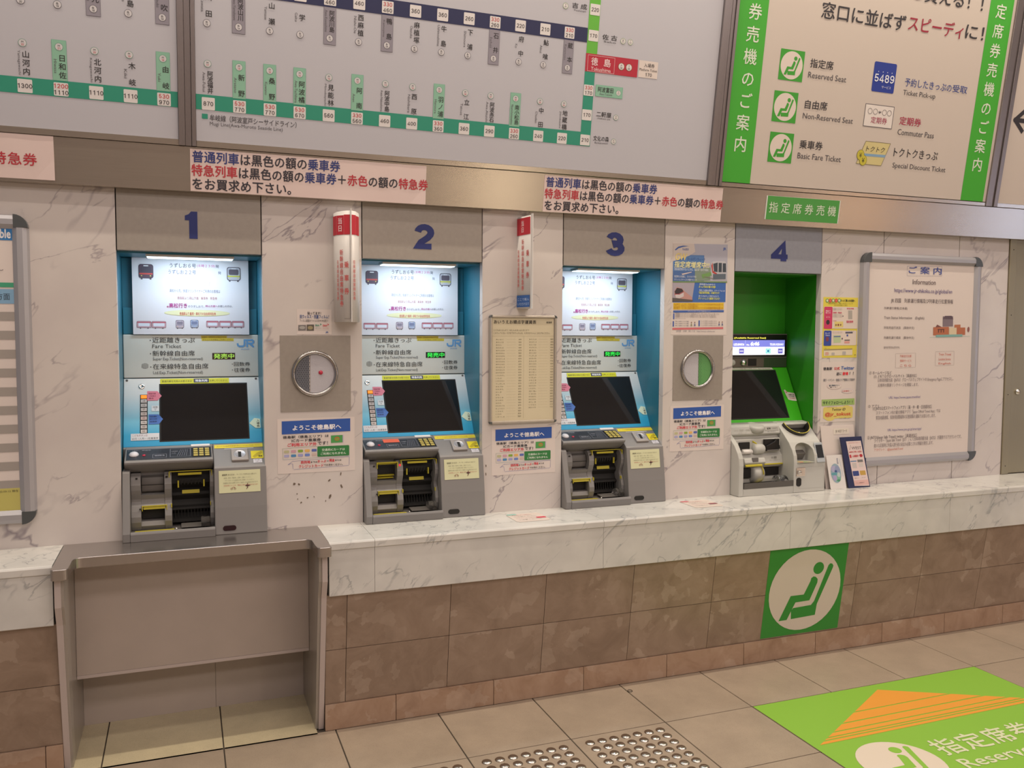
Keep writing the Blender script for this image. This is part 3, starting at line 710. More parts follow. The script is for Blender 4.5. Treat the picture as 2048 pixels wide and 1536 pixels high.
p.poly([(3.045, 0.361), (3.192, 0.363), (3.188, 0.351), (3.041, 0.349)], '7FA0BE', 2)
p.t('トクトク', 3.068, 0.372, 3.180, 0.397, '3A3530', b=0.004, sh=0.2)
for cx_, cy_ in ((3.040, 0.352), (3.059, 0.329)):
    p.ell(cx_, cy_, 0.0225, 0.0250, '7A7420', 3); p.ell(cx_, cy_, 0.0205, 0.0230, 'C2B63A', 4); p.t('¥', cx_-0.008, cy_-0.011, cx_+0.008, cy_+0.011, '4A4520', l=5)
p.t('トクトクきっぷ', 3.240, 0.361, 3.520, 0.402, INK, b=0.006); p.t('Special Discount Ticket', 3.243, 0.301, 3.584, 0.332, '4A454C')
p.put('printed_guide', r)

r, p = board(3.965, 6.0, M['board_warm'], 'cream sign board with a black arrow at the right edge of the picture', 'direction_board')
p.line([(4.0, 0.598), (4.20, 0.598)], 0.022, INK); p.line([(4.06, 0.648), (4.0, 0.598), (4.06, 0.548)], 0.022, INK)
p.put('printed_arrow', r)

# notices taped on the steel fascia
def notice(x0, x1, s0, s1, label, name='paper_notice', mat=None, draw=None, curl=0.0):
    r = empty(name, SP((x0+x1)/2, s0), label, 'notice')
    n = 14; v = []; f = []
    for i in range(n+1):
        for j in range(3):
            h = 0.0012 + 0.0005*abs(math.sin(i*1.7)) + (curl if (i == n and j == 0) else 0)
            v.append(SP(x0+(x1-x0)*i/n, s0+(s1-s0)*j/2, h))
    for i in range(n):
        for j in range(2): a = i*3+j; f.append((a, a+3, a+4, a+1))
    o = MB().add(v, f, False).build('sheet', mat or M['paper_pink'], r); so = o.modifiers.new('s', 'SOLIDIFY'); so.thickness = 0.0006
    p = Print(OS, (1, 0, 0), UP, base=0.0019); draw(p); p.put('printed_text', r); return r
NB, NR, NK = '2E3A78', 'B8323E', '33303A'
def fare_notice(x0, s0):
    def d(p):
        def seg(parts, xx, y0, y1, pit):
            x = xx
            for txt, c in parts:
                for ch in txt:
                    p.em(ch, x, y0, 0.0435, c, b=0.019, sx=pit/0.0425*0.97); x += pit
        seg([('普通列車', NB), ('は黒色の額の', NK), ('乗車券', NB)], x0+0.006, s0+0.1075, 0, 0.0408)
        seg([('特急列車', NR), ('は黒色の額の', NK), ('乗車券', NB), ('＋', NK), ('赤色', NR), ('の額の', NK), ('特急券', NR)], x0+0.003, s0+0.0600, 0, 0.0396*1.01)
        seg([('をお買求め下さい。', NK)], x0+0.003, s0+0.0120, 0, 0.0420)
    return d
notice(0.0355, 0.9095, 0.002, 0.150, 'pinkish fare notice in Japanese on the fascia above machines 1 and 2', draw=fare_notice(0.0355, 0.0), curl=0.004)
notice(1.416, 2.2905, 0.001, 0.150, 'pinkish fare notice in Japanese on the fascia above machine 3', draw=fare_notice(1.416, 0.0), curl=0.002)
def d(p):
    for i, (ch, c) in enumerate(zip('の特急券', (NK, NR, NR, NR))): p.em(ch, -0.632+0.0455*i, 0.058, 0.044, c, b=0.014)
notice(-1.27, -0.400, 0.010, 0.157, 'pale fare notice cut off by the left edge of the picture', draw=d, curl=0.003)
def d(p):
    p.rect(2.5365, 0.0255, 2.952, 0.1325, '4C9A45', 1); p.rect(2.5305, 0.0255, 2.5365, 0.1325, 'D5D6CE', 1); p.rect(2.952, 0.0265, 2.957, 0.133, 'D5D6CE', 1)
    for i, ch in enumerate('指定席券売機'): p.em(ch, 2.548+0.0675*i, 0.062, 0.052, 'D5E0CC', b=0.004)
notice(2.530, 2.9575, 0.025, 0.1333, 'green sign with white Japanese characters on the fascia above machine 4', 'green_sign', M['white'], d)

# ================================================================= things on the wall
def paper(name, cat, label, x0, x1, z0, z1, y=0.0, mat=None, th=0.0008, group=None, holder=False, **art):
    """a sheet on the wall plane; returns (root, Print)"""
    r = empty(name, ((x0+x1)/2, y, z0), label, cat, group)
    MB().box(x0, x1, y-th, y-0.0001, z0, z1).build('sheet', mat or M['paper'], r)
    p = Print((x0, y-th, z1), (1, 0, 0), (0, 0, 1), size=(x1-x0, z1-z0), **art)
    return r, p
# number plates 1..4 with their blue numerals
NUM = [('1', 0.0145, 0.0575, 1.8355, 1.9345), ('2', 0.8700, 0.9585, 1.8300, 1.9310), ('3', 1.7350, 1.8265, 1.8330, 1.9370), ('4', 2.6080, 2.7030, 1.8400, 1.9390)]
for i, (ch, a, b, c, d_) in enumerate(NUM):
    r = empty('number_plate', (MX[i]+MW/2, 0, 1.786), ('beige plate with blue numeral one above the leftmost machine', 'beige plate with blue numeral two between the two flag signs', 'beige plate with blue numeral three left of the promotion poster', 'cool grey plate with blue numeral four above the green recess')[i], 'plate', 'numbered plates over the machine bays')
    bx('plate', M['plate4'] if i == 3 else M['plate'], r, MX[i]+0.0035, MX[i]+MW-0.0035, -0.001, 0.016, 1.786, 2.03, 0.001)
    bx('plate_lip', M['plate4'] if i == 3 else M['plate'], r, MX[i]+0.0035, MX[i]+MW-0.0035, 0.016, 0.04, 1.786, 1.79)
    p = Print((0, -0.001, 0), (1, 0, 0), (0, 0, 1)); p.t(ch, a, c, b, d_, '1E2A6C', b=0.045); p.put('numeral', r)

def welcome(x0, x1, z0, z1, label):
    r, p = paper('welcome_poster', 'poster', label, x0, x1, z0, z1, mat=M['paper'], group='welcome posters between the machines', tl=(48, 185), tr=(1755, 150), bl=(52, 1380))
    B, G = '2B55A6', '2E7A3E'
    def rect(a, b, c_, d_, col, l=1):            # follow the sheet's own edges
        s_ = -0.0205; p.poly([(a, b), (c_, b+s_*(c_-a)*1.7), (c_, d_+s_*(c_-a)*1.7), (a, d_)], col, l)
    rect(145, 235, 1655, 520, B, 1)
    p.t('ようこそ徳島駅へ', 375, 440, 1450, 300, 'EDEBF0', b=0.03)
    p.t('徳島駅（徳島エリア）は', 165, 615, 1170, 530, NK, b=0.02); p.t('ICカード乗車券', 355, 695, 995, 610, NK, b=0.02)
    p.t('ご利用エリア外', 265, 790, 905, 700, 'D03A4A', b=0.03); p.t('です！', 925, 765, 1150, 680, NK, b=0.02)
    rect(1220, 560, 1480, 725, '4E9A50', 1); p.ell(1355, 635, 0.010, 0.008, 'C8543C', 2); p.ell(1355, 640, 0.008, 0.006, '8A9A3C', 3); rect(1480, 555, 1500, 720, 'B9A9C6', 1)
    p.line([(160, 830), (920, 790)], 0.0008, '7A9A80'); p.line([(160, 830), (165, 1070)], 0.0008, '7A9A80'); p.line([(165, 1070), (1640, 1020)], 0.001, '7A9AA8')
    (ax, ay), (bx_, by_) = p.m(915, 790), p.m(1630, 1000)
    p.rrect(915, 795, 1630, 1010, 0.004, G, 1)
    p.t('交通系ICカードは', 1015, 905, 1530, 835, 'D9E6D6', b=0.02); p.t('ご利用になれません', 990, 990, 1555, 920, 'D9E6D6', b=0.02)
    cs = [('B9B58E', 'C99BA8', '86A63C', 'E0B060', '5668AE'), ('A8A6CC', '4C86B6', '9C9CC8', '6C84C6', 'C8B0A8')]
    for j in range(2):
        for i in range(5): p.rrect(190+150*i, 870+95*j-5*i, 300+150*i, 925+95*j-5*i, 0.003, cs[j][i], 1)
    p.line([(380, 1110), (1625, 1040)], 0.001, '6A6EA6'); p.line([(1632, 1045), (1625, 1220)], 0.001, '6A6EA6'); p.line([(1615, 1235), (400, 1290)], 0.001, '6A6EA6'); p.line([(382, 1280), (375, 1170), (330, 1160), (270, 1185), (385, 1100)], 0.001, '6A6EA6')
    p.t('目的地', 555, 1170, 760, 1100, 'CC3344', b=0.03); p.t('までの', 770, 1160, 915, 1115, NK, b=0.02); p.t('きっぷ', 920, 1155, 1110, 1095, 'CC3344', b=0.03); p.t('は', 1125, 1135, 1165, 1105, NK, b=0.02); p.t('現金', 1175, 1145, 1300, 1075, 'CC3344', b=0.03); p.t('または', 1310, 1130, 1450, 1090, NK, b=0.02)
    p.t('クレジットカード', 505, 1265, 1050, 1185, 'CC3344', b=0.02); p.t('でお求めください。', 1060, 1235, 1480, 1180, NK, b=0.02)
    p.put('printed_text', r)
welcome(0.333, 0.631, 0.947, 1.160, 'welcome poster with blue banner under the first round talk-through window')
welcome(1.2085, 1.5005, 0.892, 1.0955, 'welcome poster with blue banner under the framed braille fare table')
welcome(2.072, 2.3625, 0.954, 1.1625, 'welcome poster with blue banner under the second round talk-through window')

# antiviral film notice
r, p = paper('film_notice', 'notice', 'small white antiviral film notice above the first talk-through window', 0.4115, 0.5435, 1.4855, 1.583, tl=(1440, 870), tr=(1700, 875), bl=(1445, 1058))
p.t('貼ってます！', 1520, 912, 1620, 892, NK, b=0.02); p.t('抗ウィルス・抗菌フィルム！', 1462, 940, 1680, 915, '2F4A86', b=0.02); p.t('フィルム表面のウイルスを99.99%減少！', 1462, 966, 1675, 950, '4A464A')
p.rect(1452, 988, 1510, 1030, '7A7472'); p.ell(1482, 1008, 0.011, 0.006, 'A8A49E', 2); p.rect(1515, 986, 1570, 1032, '5E564E'); p.ell(1542, 1010, 0.010, 0.007, '9C8E6A', 2)
p.t('SIAA', 1578, 1000, 1610, 985, '3C8A72', b=0.03); p.poly([(1612, 978), (1628, 984), (1614, 996), (1618, 986)], '3C8A72', 2); p.t('SIAA', 1636, 1002, 1668, 987, 'C8404C', b=0.03); p.poly([(1668, 980), (1684, 986), (1670, 998), (1674, 988)], 'C8404C', 2)
p.t('抗菌 ISO22196', 1578, 1018, 1625, 1008, '9AA09C'); p.t('抗ウイルス加工', 1636, 1020, 1682, 1009, 'C88A8C'); p.line([(1578, 1026), (1684, 1030)], 0.0006, 'B0A8A6'); p.t('JR', 1658, 1053, 1680, 1040, '3F5FA0', b=0.03)
p.put('printed_text', r)

# talk-through windows
def talk_window(x0, x1, z0, z1, cx, cz, mats, label, split, red=False):
    r = empty('talk_window', ((x0+x1)/2, 0, z0), label, 'window', 'round talk-through windows in the marble')
    m = MB(); n = 40; ro = 0.079
    a = [(cx+ro*math.cos(2*math.pi*k/n), cz+ro*math.sin(2*math.pi*k/n)) for k in range(n)]
    sq = []
    for k in range(n):
        t_ = 2*math.pi*k/n; c_, s_ = math.cos(t_), math.sin(t_)
        q = min(((x1-cx)/c_ if c_ > 1e-6 else ((x0-cx)/c_ if c_ < -1e-6 else 9)), ((z1-cz)/s_ if s_ > 1e-6 else ((z0-cz)/s_ if s_ < -1e-6 else 9)))
        sq.append((cx+c_*q, cz+s_*q))
    # snap the four nearest outline points to the plate corners
    for px, pz in ((x0, z0), (x1, z0), (x1, z1), (x0, z1)):
        k = min(range(n), key=lambda k: (sq[k][0]-px)**2+(sq[k][1]-pz)**2); sq[k] = (px, pz)
    vs = [(p_[0], -0.0015, p_[1]) for p_ in sq] + [(p_[0], -0.0015, p_[1]) for p_ in a] + [(p_[0], 0.0, p_[1]) for p_ in sq]
    fs = [(k, (k+1) % n, n+(k+1) % n, n+k) for k in range(n)] + [(k, 2*n+k, 2*n+(k+1) % n, (k+1) % n) for k in range(n)]
    m.add(vs, fs); m.build('plate', M['plate'], r)
    rg = MB(); rg.lathe([(0.074, 0.0), (0.0745, 0.006), (0.078, 0.011), (0.0835, 0.0125), (0.088, 0.010), (0.0895, 0.004), (0.0895, 0.0)], (cx, -0.0015, cz), (0, -1, 0), 48)
    rg.f = rg.f[:-2]; rg.mi = rg.mi[:-2]; rg.smooth = rg.smooth[:-2]; rg.build('ring', M['ring'], r)
    def half(side, mat, nme, y):
        pts = []
        for k in range(33):
            t_ = -math.pi/2 + math.pi*k/32 if side > 0 else math.pi/2 + math.pi*k/32
            xx, zz = cx+0.0742*math.cos(t_), cz+0.0742*math.sin(t_)
            if (side > 0 and xx > split) or (side < 0 and xx < split): pts.append((xx, zz))
        h_ = math.sqrt(max(0, 0.0742**2-(split-cx)**2))
        if split > cx and side < 0: pts = [(cx+0.0742*math.cos(t_), cz+0.0742*math.sin(t_)) for t_ in [math.acos((split-cx)/0.0742) + (2*math.pi-2*math.acos((split-cx)/0.0742))*k/40 for k in range(41)]]
        if split < cx and side > 0:
            a0 = math.acos((split-cx)/0.0742); pts = [(cx+0.0742*math.cos(t_), cz+0.0742*math.sin(t_)) for t_ in [-a0 + 2*a0*k/40 for k in range(41)]]
        return MB().prism(pts, y, y+0.0012, 'y').build(nme, mat, r)
    half(-1, mats[0], 'speaking_plate', -0.0015); half(1, mats[1], 'cover_sheet', -0.0025)
    hp = Print((0, -0.0015 if mats[0] is M['perf'] else -0.0025, 0), (1, 0, 0), (0, 0, 1))
    lo, hi = (cx-0.07, split-0.003) if mats[0] is M['perf'] else (split+0.002, split+0.018)
    iz = 0
    z = cz-0.07
    while z < cz+0.07:
        x = lo + (0.004 if iz % 2 else 0)
        while x < hi:
            if (x-cx)**2+(z-cz)**2 < 0.069**2: hp.ell(x, z, 0.0018, 0.0018, '2A2C34' if mats[0] is M['perf'] else '44684A', 1, 8)
            x += 0.009
        z += 0.0075; iz += 1
    tag(hp.put('hole_pattern', r), kind='stuff')
    if red:
        k = MB().lathe([(0.009, 0.0), (0.0085, 0.003), (0.006, 0.005), (0, 0.006)], (cx+0.022, -0.0025, cz+0.004), (0, -1, 0), 7); k.build('red_seal', M['red'], r)
talk_window(0.3465, 0.6165, 1.186, 1.4815, 0.4775, 1.3335, (M['perf'], M['sheet']), 'round chrome-ringed talk-through window with red seal, between machines 1 and 2', 0.4605, True)
talk_window(2.083, 2.350, 1.188, 1.4855, 2.2115, 1.3315, (M['sheet'], M['sheet_g']), 'round chrome-ringed talk-through window half green, between machines 3 and 4', 2.2165)

# framed braille fare table
def framed(name, cat, label, x0, x1, z0, z1, fw, depth, face, frame_mat, r_out=0.0, back='face_sheet'):
    r = empty(name, ((x0+x1)/2, 0, z0), label, cat)
    bx(back, face, r, x0+fw*0.5, x1-fw*0.5, -depth*0.55, -0.001, z0+fw*0.5, z1-fw*0.5)
    for nme, a in (('frame_bar', (x0, x0+fw, z0+r_out, z1-r_out)), ('frame_bar', (x1-fw, x1, z0+r_out, z1-r_out)), ('frame_bar', (x0+r_out, x1-r_out, z0, z0+fw)), ('frame_bar', (x0+r_out, x1-r_out, z1-fw, z1))):
        v = a[1]-a[0] < a[3]-a[2]
        if v: MB().prism([(a[0], 0), (a[0]+fw*0.1, -depth*0.8), (a[0]+fw*0.35, -depth), (a[0]+fw*0.7, -depth), (a[1], -depth*0.6), (a[1], 0)] if a[0] == x0 else [(a[0], 0), (a[0], -depth*0.6), (a[0]+fw*0.3, -depth), (a[0]+fw*0.65, -depth), (a[1]-fw*0.1, -depth*0.8), (a[1], 0)], a[2], a[3], 'z').build(nme, frame_mat, r)
        else:
            lo = a[2] == z0
            prof = [(0, a[2]), (-depth*0.8, a[2]+fw*0.1), (-depth, a[2]+fw*0.35), (-depth, a[2]+fw*0.7), (-depth*0.6, a[3]), (0, a[3])] if lo else [(0, a[3]), (0, a[2]), (-depth*0.6, a[2]), (-depth, a[2]+fw*0.3), (-depth, a[2]+fw*0.65), (-depth*0.8, a[3]-fw*0.1)]
            MB().prism(prof, a[0], a[1], 'x').build(nme, frame_mat, r)
    if r_out:
        for cx, cz, a0 in ((x0+r_out, z0+r_out, 180), (x1-r_out, z0+r_out, 270), (x1-r_out, z1-r_out, 0), (x0+r_out, z1-r_out, 90)):
            pts = [(cx+r_out*math.cos(R(a0+90*i/6)), cz+r_out*math.sin(R(a0+90*i/6))) for i in range(7)]
            ri = max(r_out-fw, 0.001)
            pts += [(cx+ri*math.cos(R(a0+90*i/3)), cz+ri*math.sin(R(a0+90*i/3))) for i in range(3, -1, -1)]
            MB().prism(pts, -depth*1.02, 0, 'y').build('corner_cap', M['alu_dark'], r, 0.002)
    return r
M['braille'] = plain('braille_sheet', 'D3C7A9', 0.45)
M['frame_b'] = plain('bronze_frame', 'AFA69C', 0.3, 0.4)
r = framed('braille_fare_table', 'sign', 'cream braille fare table in a thin metal frame between machines 2 and 3', 1.193, 1.500, 1.110, 1.5695, 0.014, 0.016, M['braille'], M['frame_b'], 0.012)
p = Print((1.205, -0.0088, 1.557), (1, 0, 0), (0, 0, 1), size=(0.283, 0.435), tl=(100, 105), tr=(895, 110), bl=(102, 1430))
p.t('あいうえお順点字運賃表', 122, 180, 660, 135, '3A3630', b=0.01); p.t('徳島駅', 790, 175, 865, 150, '3A3630', b=0.01)
p.t('こどもは はんがく 10えんみまんは きりすて', 120, 272, 570, 252, '6A6250'); p.t('このひょうにない えきまでのうんちんは、えきかかりいんに おたずねください。', 120, 310, 840, 290, '6A6250')
p.line([(102, 338), (893, 342)], 0.0005, '8A8268'); p.line([(502, 340), (502, 1400)], 0.0005, '8A8268')
nmz = ['あいおい', 'あなぶき', 'あなん', 'あらたの', 'あわいけだ', 'あわおおたに', 'あわかもがわ', 'あわかわしま', 'あわたちばな', 'あわとみだ', 'あわなかしま', 'あわはんだ', 'あわやまかわ', 'いたひがし', 'いたの', 'いけのたに', 'うしのしま', 'おえづか', 'おおまた', 'おしま', 'かも', 'かもじま', 'かつまだ', 'かわた', 'きたかわうち', 'きょうえい', 'くらもと', 'くわの', 'こまつしま']
for i in range(29):
    y = 388+35.4*i; n_ = nmz[i]
    p.t(n_, 150, y, 150+24*len(n_) if len(n_) < 5 else 262, y-15, '6E664F'); p.line([(285, y-8), (402, y-8)], 0.0004, 'A89C7C'); p.t(str(random.choice((260, 460, 560, 670, 870))), 435, y, 472, y-15, '6E664F')
    if i < 26: p.t(nmz[(i*7+3) % 29], 570, y, 665, y-15, '6E664F'); p.line([(690, y-8), (812, y-8)], 0.0004, 'A89C7C'); p.t(str(random.choice((220, 360, 770, 1110))), 845, y, 882, y-15, '6E664F')
p.put('printed_table', r)

# large framed information board, right
r = framed('information_board', 'sign', 'large aluminium framed information board with rounded dark corners, right of machine 4', 3.142, 3.935, 0.826, 1.900, 0.048, 0.028, M['paper'], M['alu'], 0.050)
p = Print((3.197, -0.0155, 1.850), (1, 0, 0), (0, 0, 1), size=(0.694, 0.992), tl=(245, 405), tr=(1235, 435), bl=(210, 2313))
# art frame follows the crop of the upper half: x to the right, y down, rows drop slightly
def it(txt, x0, y0, x1, h, c='5A5058', b=0.0, sh=0): p.t(txt, x0, y0, x1, y0-h, c, b=b, sh=sh)
it('ご 案 内', 590, 508, 905, 62, '3A4C96', 0.01); p.box(578, 436, 908, 530, 0.001, '8A8AA0')
it('Information', 630, 612, 850, 42, '5A4A50'); it('https://www.jr-shikoku.co.jp/global/en', 460, 700, 1012, 34, '5A4A86'); it('JR 四国　列車運行情報及び列車走行位置情報', 430, 795, 1022, 32, '5A4E54')
for y0, tx, x1 in ((856, '列車運行情報(日本語)', 585), (952, 'Train Status Information　(English)', 745), (1046, '列车的运行状态　(简体中文)', 650), (1143, '列車的運行資訊　(繁体中文)', 650), (1236, '열차운행정보(한국어)', 515)): it(tx, 368, y0, x1, 22, '6A5E62')
for a in ((480, 1285, 668, 1425), (858, 1280, 1042, 1420)): p.box(*a, 0.001, 'A89A9A')
for y0, tx in ((1322, '列車走行位置'), (1368, '情報サービス'), (1415, 'こちら')): it(tx, 520, y0, 628, 20, 'C86A60')
for y0, tx in ((1318, 'Train Travel'), (1366, 'Location Service'), (1412, 'English')): it(tx, 890, y0, 1010, 20, 'C86A60')
p.rect(925, 930, 1025, 1030, '7E7078', 2); p.poly([(925, 955), (945, 925), (1010, 925), (1028, 960)], '5E4E58', 3); p.rect(833, 1035, 985, 1115, 'B06A4C', 2); p.rect(988, 1045, 1062, 1115, 'D2C2A4', 2)
p.rect(1062, 1045, 1148, 1118, 'B06A4C', 2); p.rect(1040, 1015, 1100, 1045, 'B4714F', 2); p.poly([(855, 1035), (870, 1010), (915, 1035)], '7A4E48', 3); p.rect(860, 1112, 1120, 1135, '7EAAA6', 3); p.line([(800, 1135), (1195, 1135)], 0.0015, '8FB4A8', 2)
for xx in (880, 905, 930): p.rect(xx, 1055, xx+8, 1090, '5A3A34', 3)
p.ell(1180, 1065, 0.008, 0.014, '8E5A56', 3, 12); p.rect(875, 1055, 940, 1063, '5A3A34', 3)
it('① ホームページなど', 240, 1478, 445, 26); it('(1) ＪＮＴＯグローバルサイト［英語対応］', 282, 1518, 680, 26)
for y0, tx, x1 in ((1560, '日本政府観光局（JNTO）グローバルウェブサイトの Emergency Pageにアクセスし、', 1040), (1602, '災害時の関連リンクページを閲覧します。', 700)): it(tx, 318, y0, x1, 22, '857A7E')
it('URL https://www.japan.travel/en/', 420, 1730, 720, 22, '7A70A0')
it('② アプリ', 232, 1798, 330, 26); it('(1) JNTO公式スマートフォンアプリ［英・中・韓・日言語対応］', 275, 1832, 830, 26)
for y0, tx, x1 in ((1876, 'スマートフォン向け観光情報アプリ「Japan Official Travel App」では', 915), (1920, '緊急地震速報、気象特別警報等の災害情報を通知でお知らせします。', 870)): it(tx, 305, y0, x1, 22, '857A7E')
it('URL https://www.jnto.go.jp/smartapp/', 412, 2048, 735, 22, '7A70A0')
it('③ JNTO(Japan Safe Travel) twitter［英語対応］', 228, 2112, 690, 28)
for y0, tx, x1 in ((2150, 'ツイッター「Japan Safe Travel（JST）」にて日本政府観光局（JNTO）が運用するアカウントです。', 1130), (2192, '数々な災害時に外国人旅行者の安全の必要とされる情報を発信します。', 850)): it(tx, 290, y0, x1, 22, '857A7E')
it('アカウント：@JapanSafeTravel', 290, 2232, 560, 22, 'D08070')
p.put('printed_text', r)
p2 = None

# timetable board, cut by the left edge
r = framed('timetable_board', 'sign', 'aluminium framed timetable with grey stripes cut off by the left edge of the picture', -1.30, -0.4895, 0.822, 1.893, 0.050, 0.028, M['paper'], M['alu'], 0.045)
p = Print((0, -0.0155, 0), (1, 0, 0), (0, 0, 1))
X1 = -0.5385
p.rect(-1.25, 1.804, X1, 1.868, '2F79B8', 1); p.t('Timetable', X1-0.118, 1.810, X1-0.005, 1.842, 'E8E8EC', b=0.03)
p.rect(-1.25, 1.644, X1, 1.660, '3E9A76', 1); p.rect(-1.25, 1.588, X1, 1.638, '7EA6C6', 1); p.t('方面', X1-0.055, 1.601, X1-0.013, 1.624, '3A4652')
for i in range(10): p.rect(-1.25, 1.5300-0.0648*i, X1, 1.5600-0.0648*i, '9D958F', 1)
p.rect(-1.25, 0.868, X1, 0.950, 'BDB465', 1); p.t('2022.03.12 現在', X1-0.074, 0.936, X1-0.006, 0.944, '4A4636'); p.t('～', X1-0.055, 1.700, X1-0.03, 1.706, '6A6468')
p.put('printed_table', r)

# promotional poster between machines 3 and 4
r, p = paper('promotion_poster', 'poster', 'blue and yellow train promotion poster with large GW lettering, above the second talk-through window', 2.0705, 2.3665, 1.489, 1.905, tl=(75, 40), tr=(930, 60), bl=(75, 1460))
p.rect(85, 55, 925, 655, 'A9A7B4', 1); p.rect(85, 230, 560, 640, '5278AC', 1); p.poly([(85, 55), (400, 55), (420, 180), (330, 240), (85, 330)], 'C6BAB4', 2)
p.poly([(110, 150), (160, 105), (230, 88), (320, 92), (230, 108), (165, 130), (120, 165)], '3A5A9E', 3); p.t('5489', 225, 160, 315, 125, '3A5A9E', b=0.02)
p.t('JR', 850, 155, 900, 105, '4A66A8', b=0.03)
p.poly([(420, 440), (660, 420), (660, 620), (420, 640)], '7C8C7A', 2); p.poly([(520, 530), (680, 485), (680, 540), (540, 590)], '6E9656', 3)
p.rect(85, 480, 420, 640, '46659A', 2); p.poly([(215, 520), (370, 488), (370, 500), (230, 540)], 'C8B8B4', 3); p.rect(85, 635, 925, 655, '6F8A56', 4)
p.poly([(665, 350), (700, 320), (880, 315), (915, 360), (915, 610), (700, 610), (670, 500)], 'B8B6BC', 3); p.poly([(670, 390), (690, 340), (700, 470), (760, 510), (770, 540), (690, 500)], 'B5403A', 4)
p.poly([(700, 360), (770, 340), (770, 490), (715, 480)], '39424C', 4); p.poly([(785, 345), (835, 345), (835, 490), (785, 490)], '39424C', 4); p.poly([(850, 350), (900, 350), (905, 490), (850, 490)], '39424C', 4); p.poly([(700, 520), (900, 515), (900, 600), (700, 605)], '5A6470', 4); p.line([(560, 560), (700, 590)], 0.003, '7C766C', 4)
p.t('GW', 110, 312, 285, 205, 'D9C47A', b=0.022, sh=0.15, l=5); p.t('ゴールデンウィーク', 295, 315, 570, 270, '34508E', b=0.012, l=5); p.t('指定席増席中!!', 100, 425, 630, 335, 'E3DCA2', b=0.018, sh=0.15, l=5)
p.t('普段指定席がないときも、指定席で旅を快適に', 105, 468, 635, 440, 'DDE0EA', l=5); p.t('指定席なら快適に、５４８９で予約', 105, 578, 440, 550, 'DDE0EA', l=5); p.t('チケットレスサービスが便利でおトク！', 105, 625, 450, 600, 'DDE0EA', l=5)
p.rect(85, 655, 905, 960, '3C66AC', 1); p.poly([(85, 655), (420, 655), (380, 950), (85, 950)], 'A59CA8', 2); p.poly([(110, 790), (150, 725), (230, 750), (265, 790), (380, 880), (390, 930), (170, 930), (115, 850)], 'B98C86', 3)
p.poly([(115, 795), (150, 738), (225, 752), (250, 790), (180, 830), (125, 830)], '3A3034', 4); p.poly([(125, 832), (185, 832), (250, 800), (255, 870), (190, 900), (130, 890)], 'C9BFC0', 4); p.line([(120, 835), (190, 835), (250, 800)], 0.003, '9C2A38', 4); p.poly([(85, 890), (400, 925), (385, 950), (85, 950)], '5A5450', 4)
for a in (('新幹線はe5489なら', 490, 695, 735, 670, 'C9D2E6'), ('きっぷ予約が最大半額!', 480, 738, 740, 705, 'DADA60'), ('予約した座席の受取は、スマートフォンか', 485, 793, 888, 768, 'C9D2E6'), ('「指定席券売機」の操作だけ!', 480, 830, 800, 800, 'DADA60'), ('急ぐときはネット予約するだけで、', 480, 880, 800, 855, 'C9D2E6'), ('チケットレスで乗車できます!', 475, 922, 810, 890, 'DADA60')): p.t(*a, b=0.02, sh=0.15, l=5)
p.rect(100, 970, 880, 1072, 'E0BC32', 1)
for y in (1002, 1022, 1048, 1066): p.t('※e5489サービスをご利用の際はチケットレスでの特急券予約が必要です', 108, y, 870 if y != 1022 else 480, y-15, 'C08A20')
p.rect(100, 1088, 882, 1120, '3F5FA4', 1); p.t('チケットレスサービスのご利用方法について', 320, 1113, 670, 1096, 'C8CCE0')
for x0, y0, y1 in ((100, 1132, 1222), (95, 1250, 1335), (490, 1245, 1335)): p.rect(x0, y0, x0+20, y1, '4A62A8', 1)
for y, x1 in ((1150, 810), (1172, 760), (1196, 770), (1218, 290)): p.t('会員登録のうえインターネットでお申込みください。詳しくはウェブサイトをご覧ください', 132, y, x1, y-14, '8A7E84')
for y in (1265, 1297, 1330): p.t('予約した座席をスマホで確認', 128, y, 338, y-14, '5A5668'); p.t('きっぷの受取りは必要ありません', 525, y, 780, y-14, '8A8088')
for xx in (380, 432, 812, 862): p.ell(xx, 1275, 0.003, 0.003, '8E6A5C', 2, 10); p.poly([(xx-14, 1330), (xx, 1280), (xx+14, 1330)], '8C8A6A' if xx == 380 else '6A6E90', 2)
p.rect(92, 1355, 877, 1385, 'CE6A70', 1); p.t('JR四国　e5489　詳しくは　https://www.jr-odekake.net/', 150, 1425, 750, 1403, '8A848E'); p.put('printed_picture', r)

# yellow poster and the small account poster, right of machine 4
r, p = paper('ticket_guide_poster', 'poster', 'bright yellow ticket purchase guide right of machine 4, above the account notice', 2.9235, 3.1365, 1.3785, 1.675, mat=plain('yellow_paper', 'DCCB4C', 0.55), tl=(1165, 787), tr=(1515, 797), bl=(1143, 1408))
for i, c in enumerate(('4E9A5A', 'CC3A40', '4E9A5A', 'CC3A40', '4E9A5A')): p.ell(1200+30*i, 824, 0.0095, 0.0095, c, 2, 16); p.ell(1200+30*i, 824, 0.0062, 0.0062, 'D9D2B0' if i % 2 == 0 else 'D86A5A', 3, 16)
p.t('きっぷご購入のお客様へ', 1335, 836, 1482, 816, '3A3A30', b=0.03); p.t('乗車券類のご購入方法について', 1210, 860, 1460, 851, '8A8440'); p.t('指定席券売機のご案内', 1268, 878, 1402, 869, '8A8440')
p.rrect(1168, 884, 1502, 1118, 0.006, 'DACBC0', 1); p.rrect(1170, 886, 1245, 1114, 0.006, 'C83A62', 2); p.rrect(1163, 1128, 1490, 1290, 0.006, 'DACBC0', 1); p.rrect(1165, 1130, 1235, 1288, 0.006, '34489A', 2)
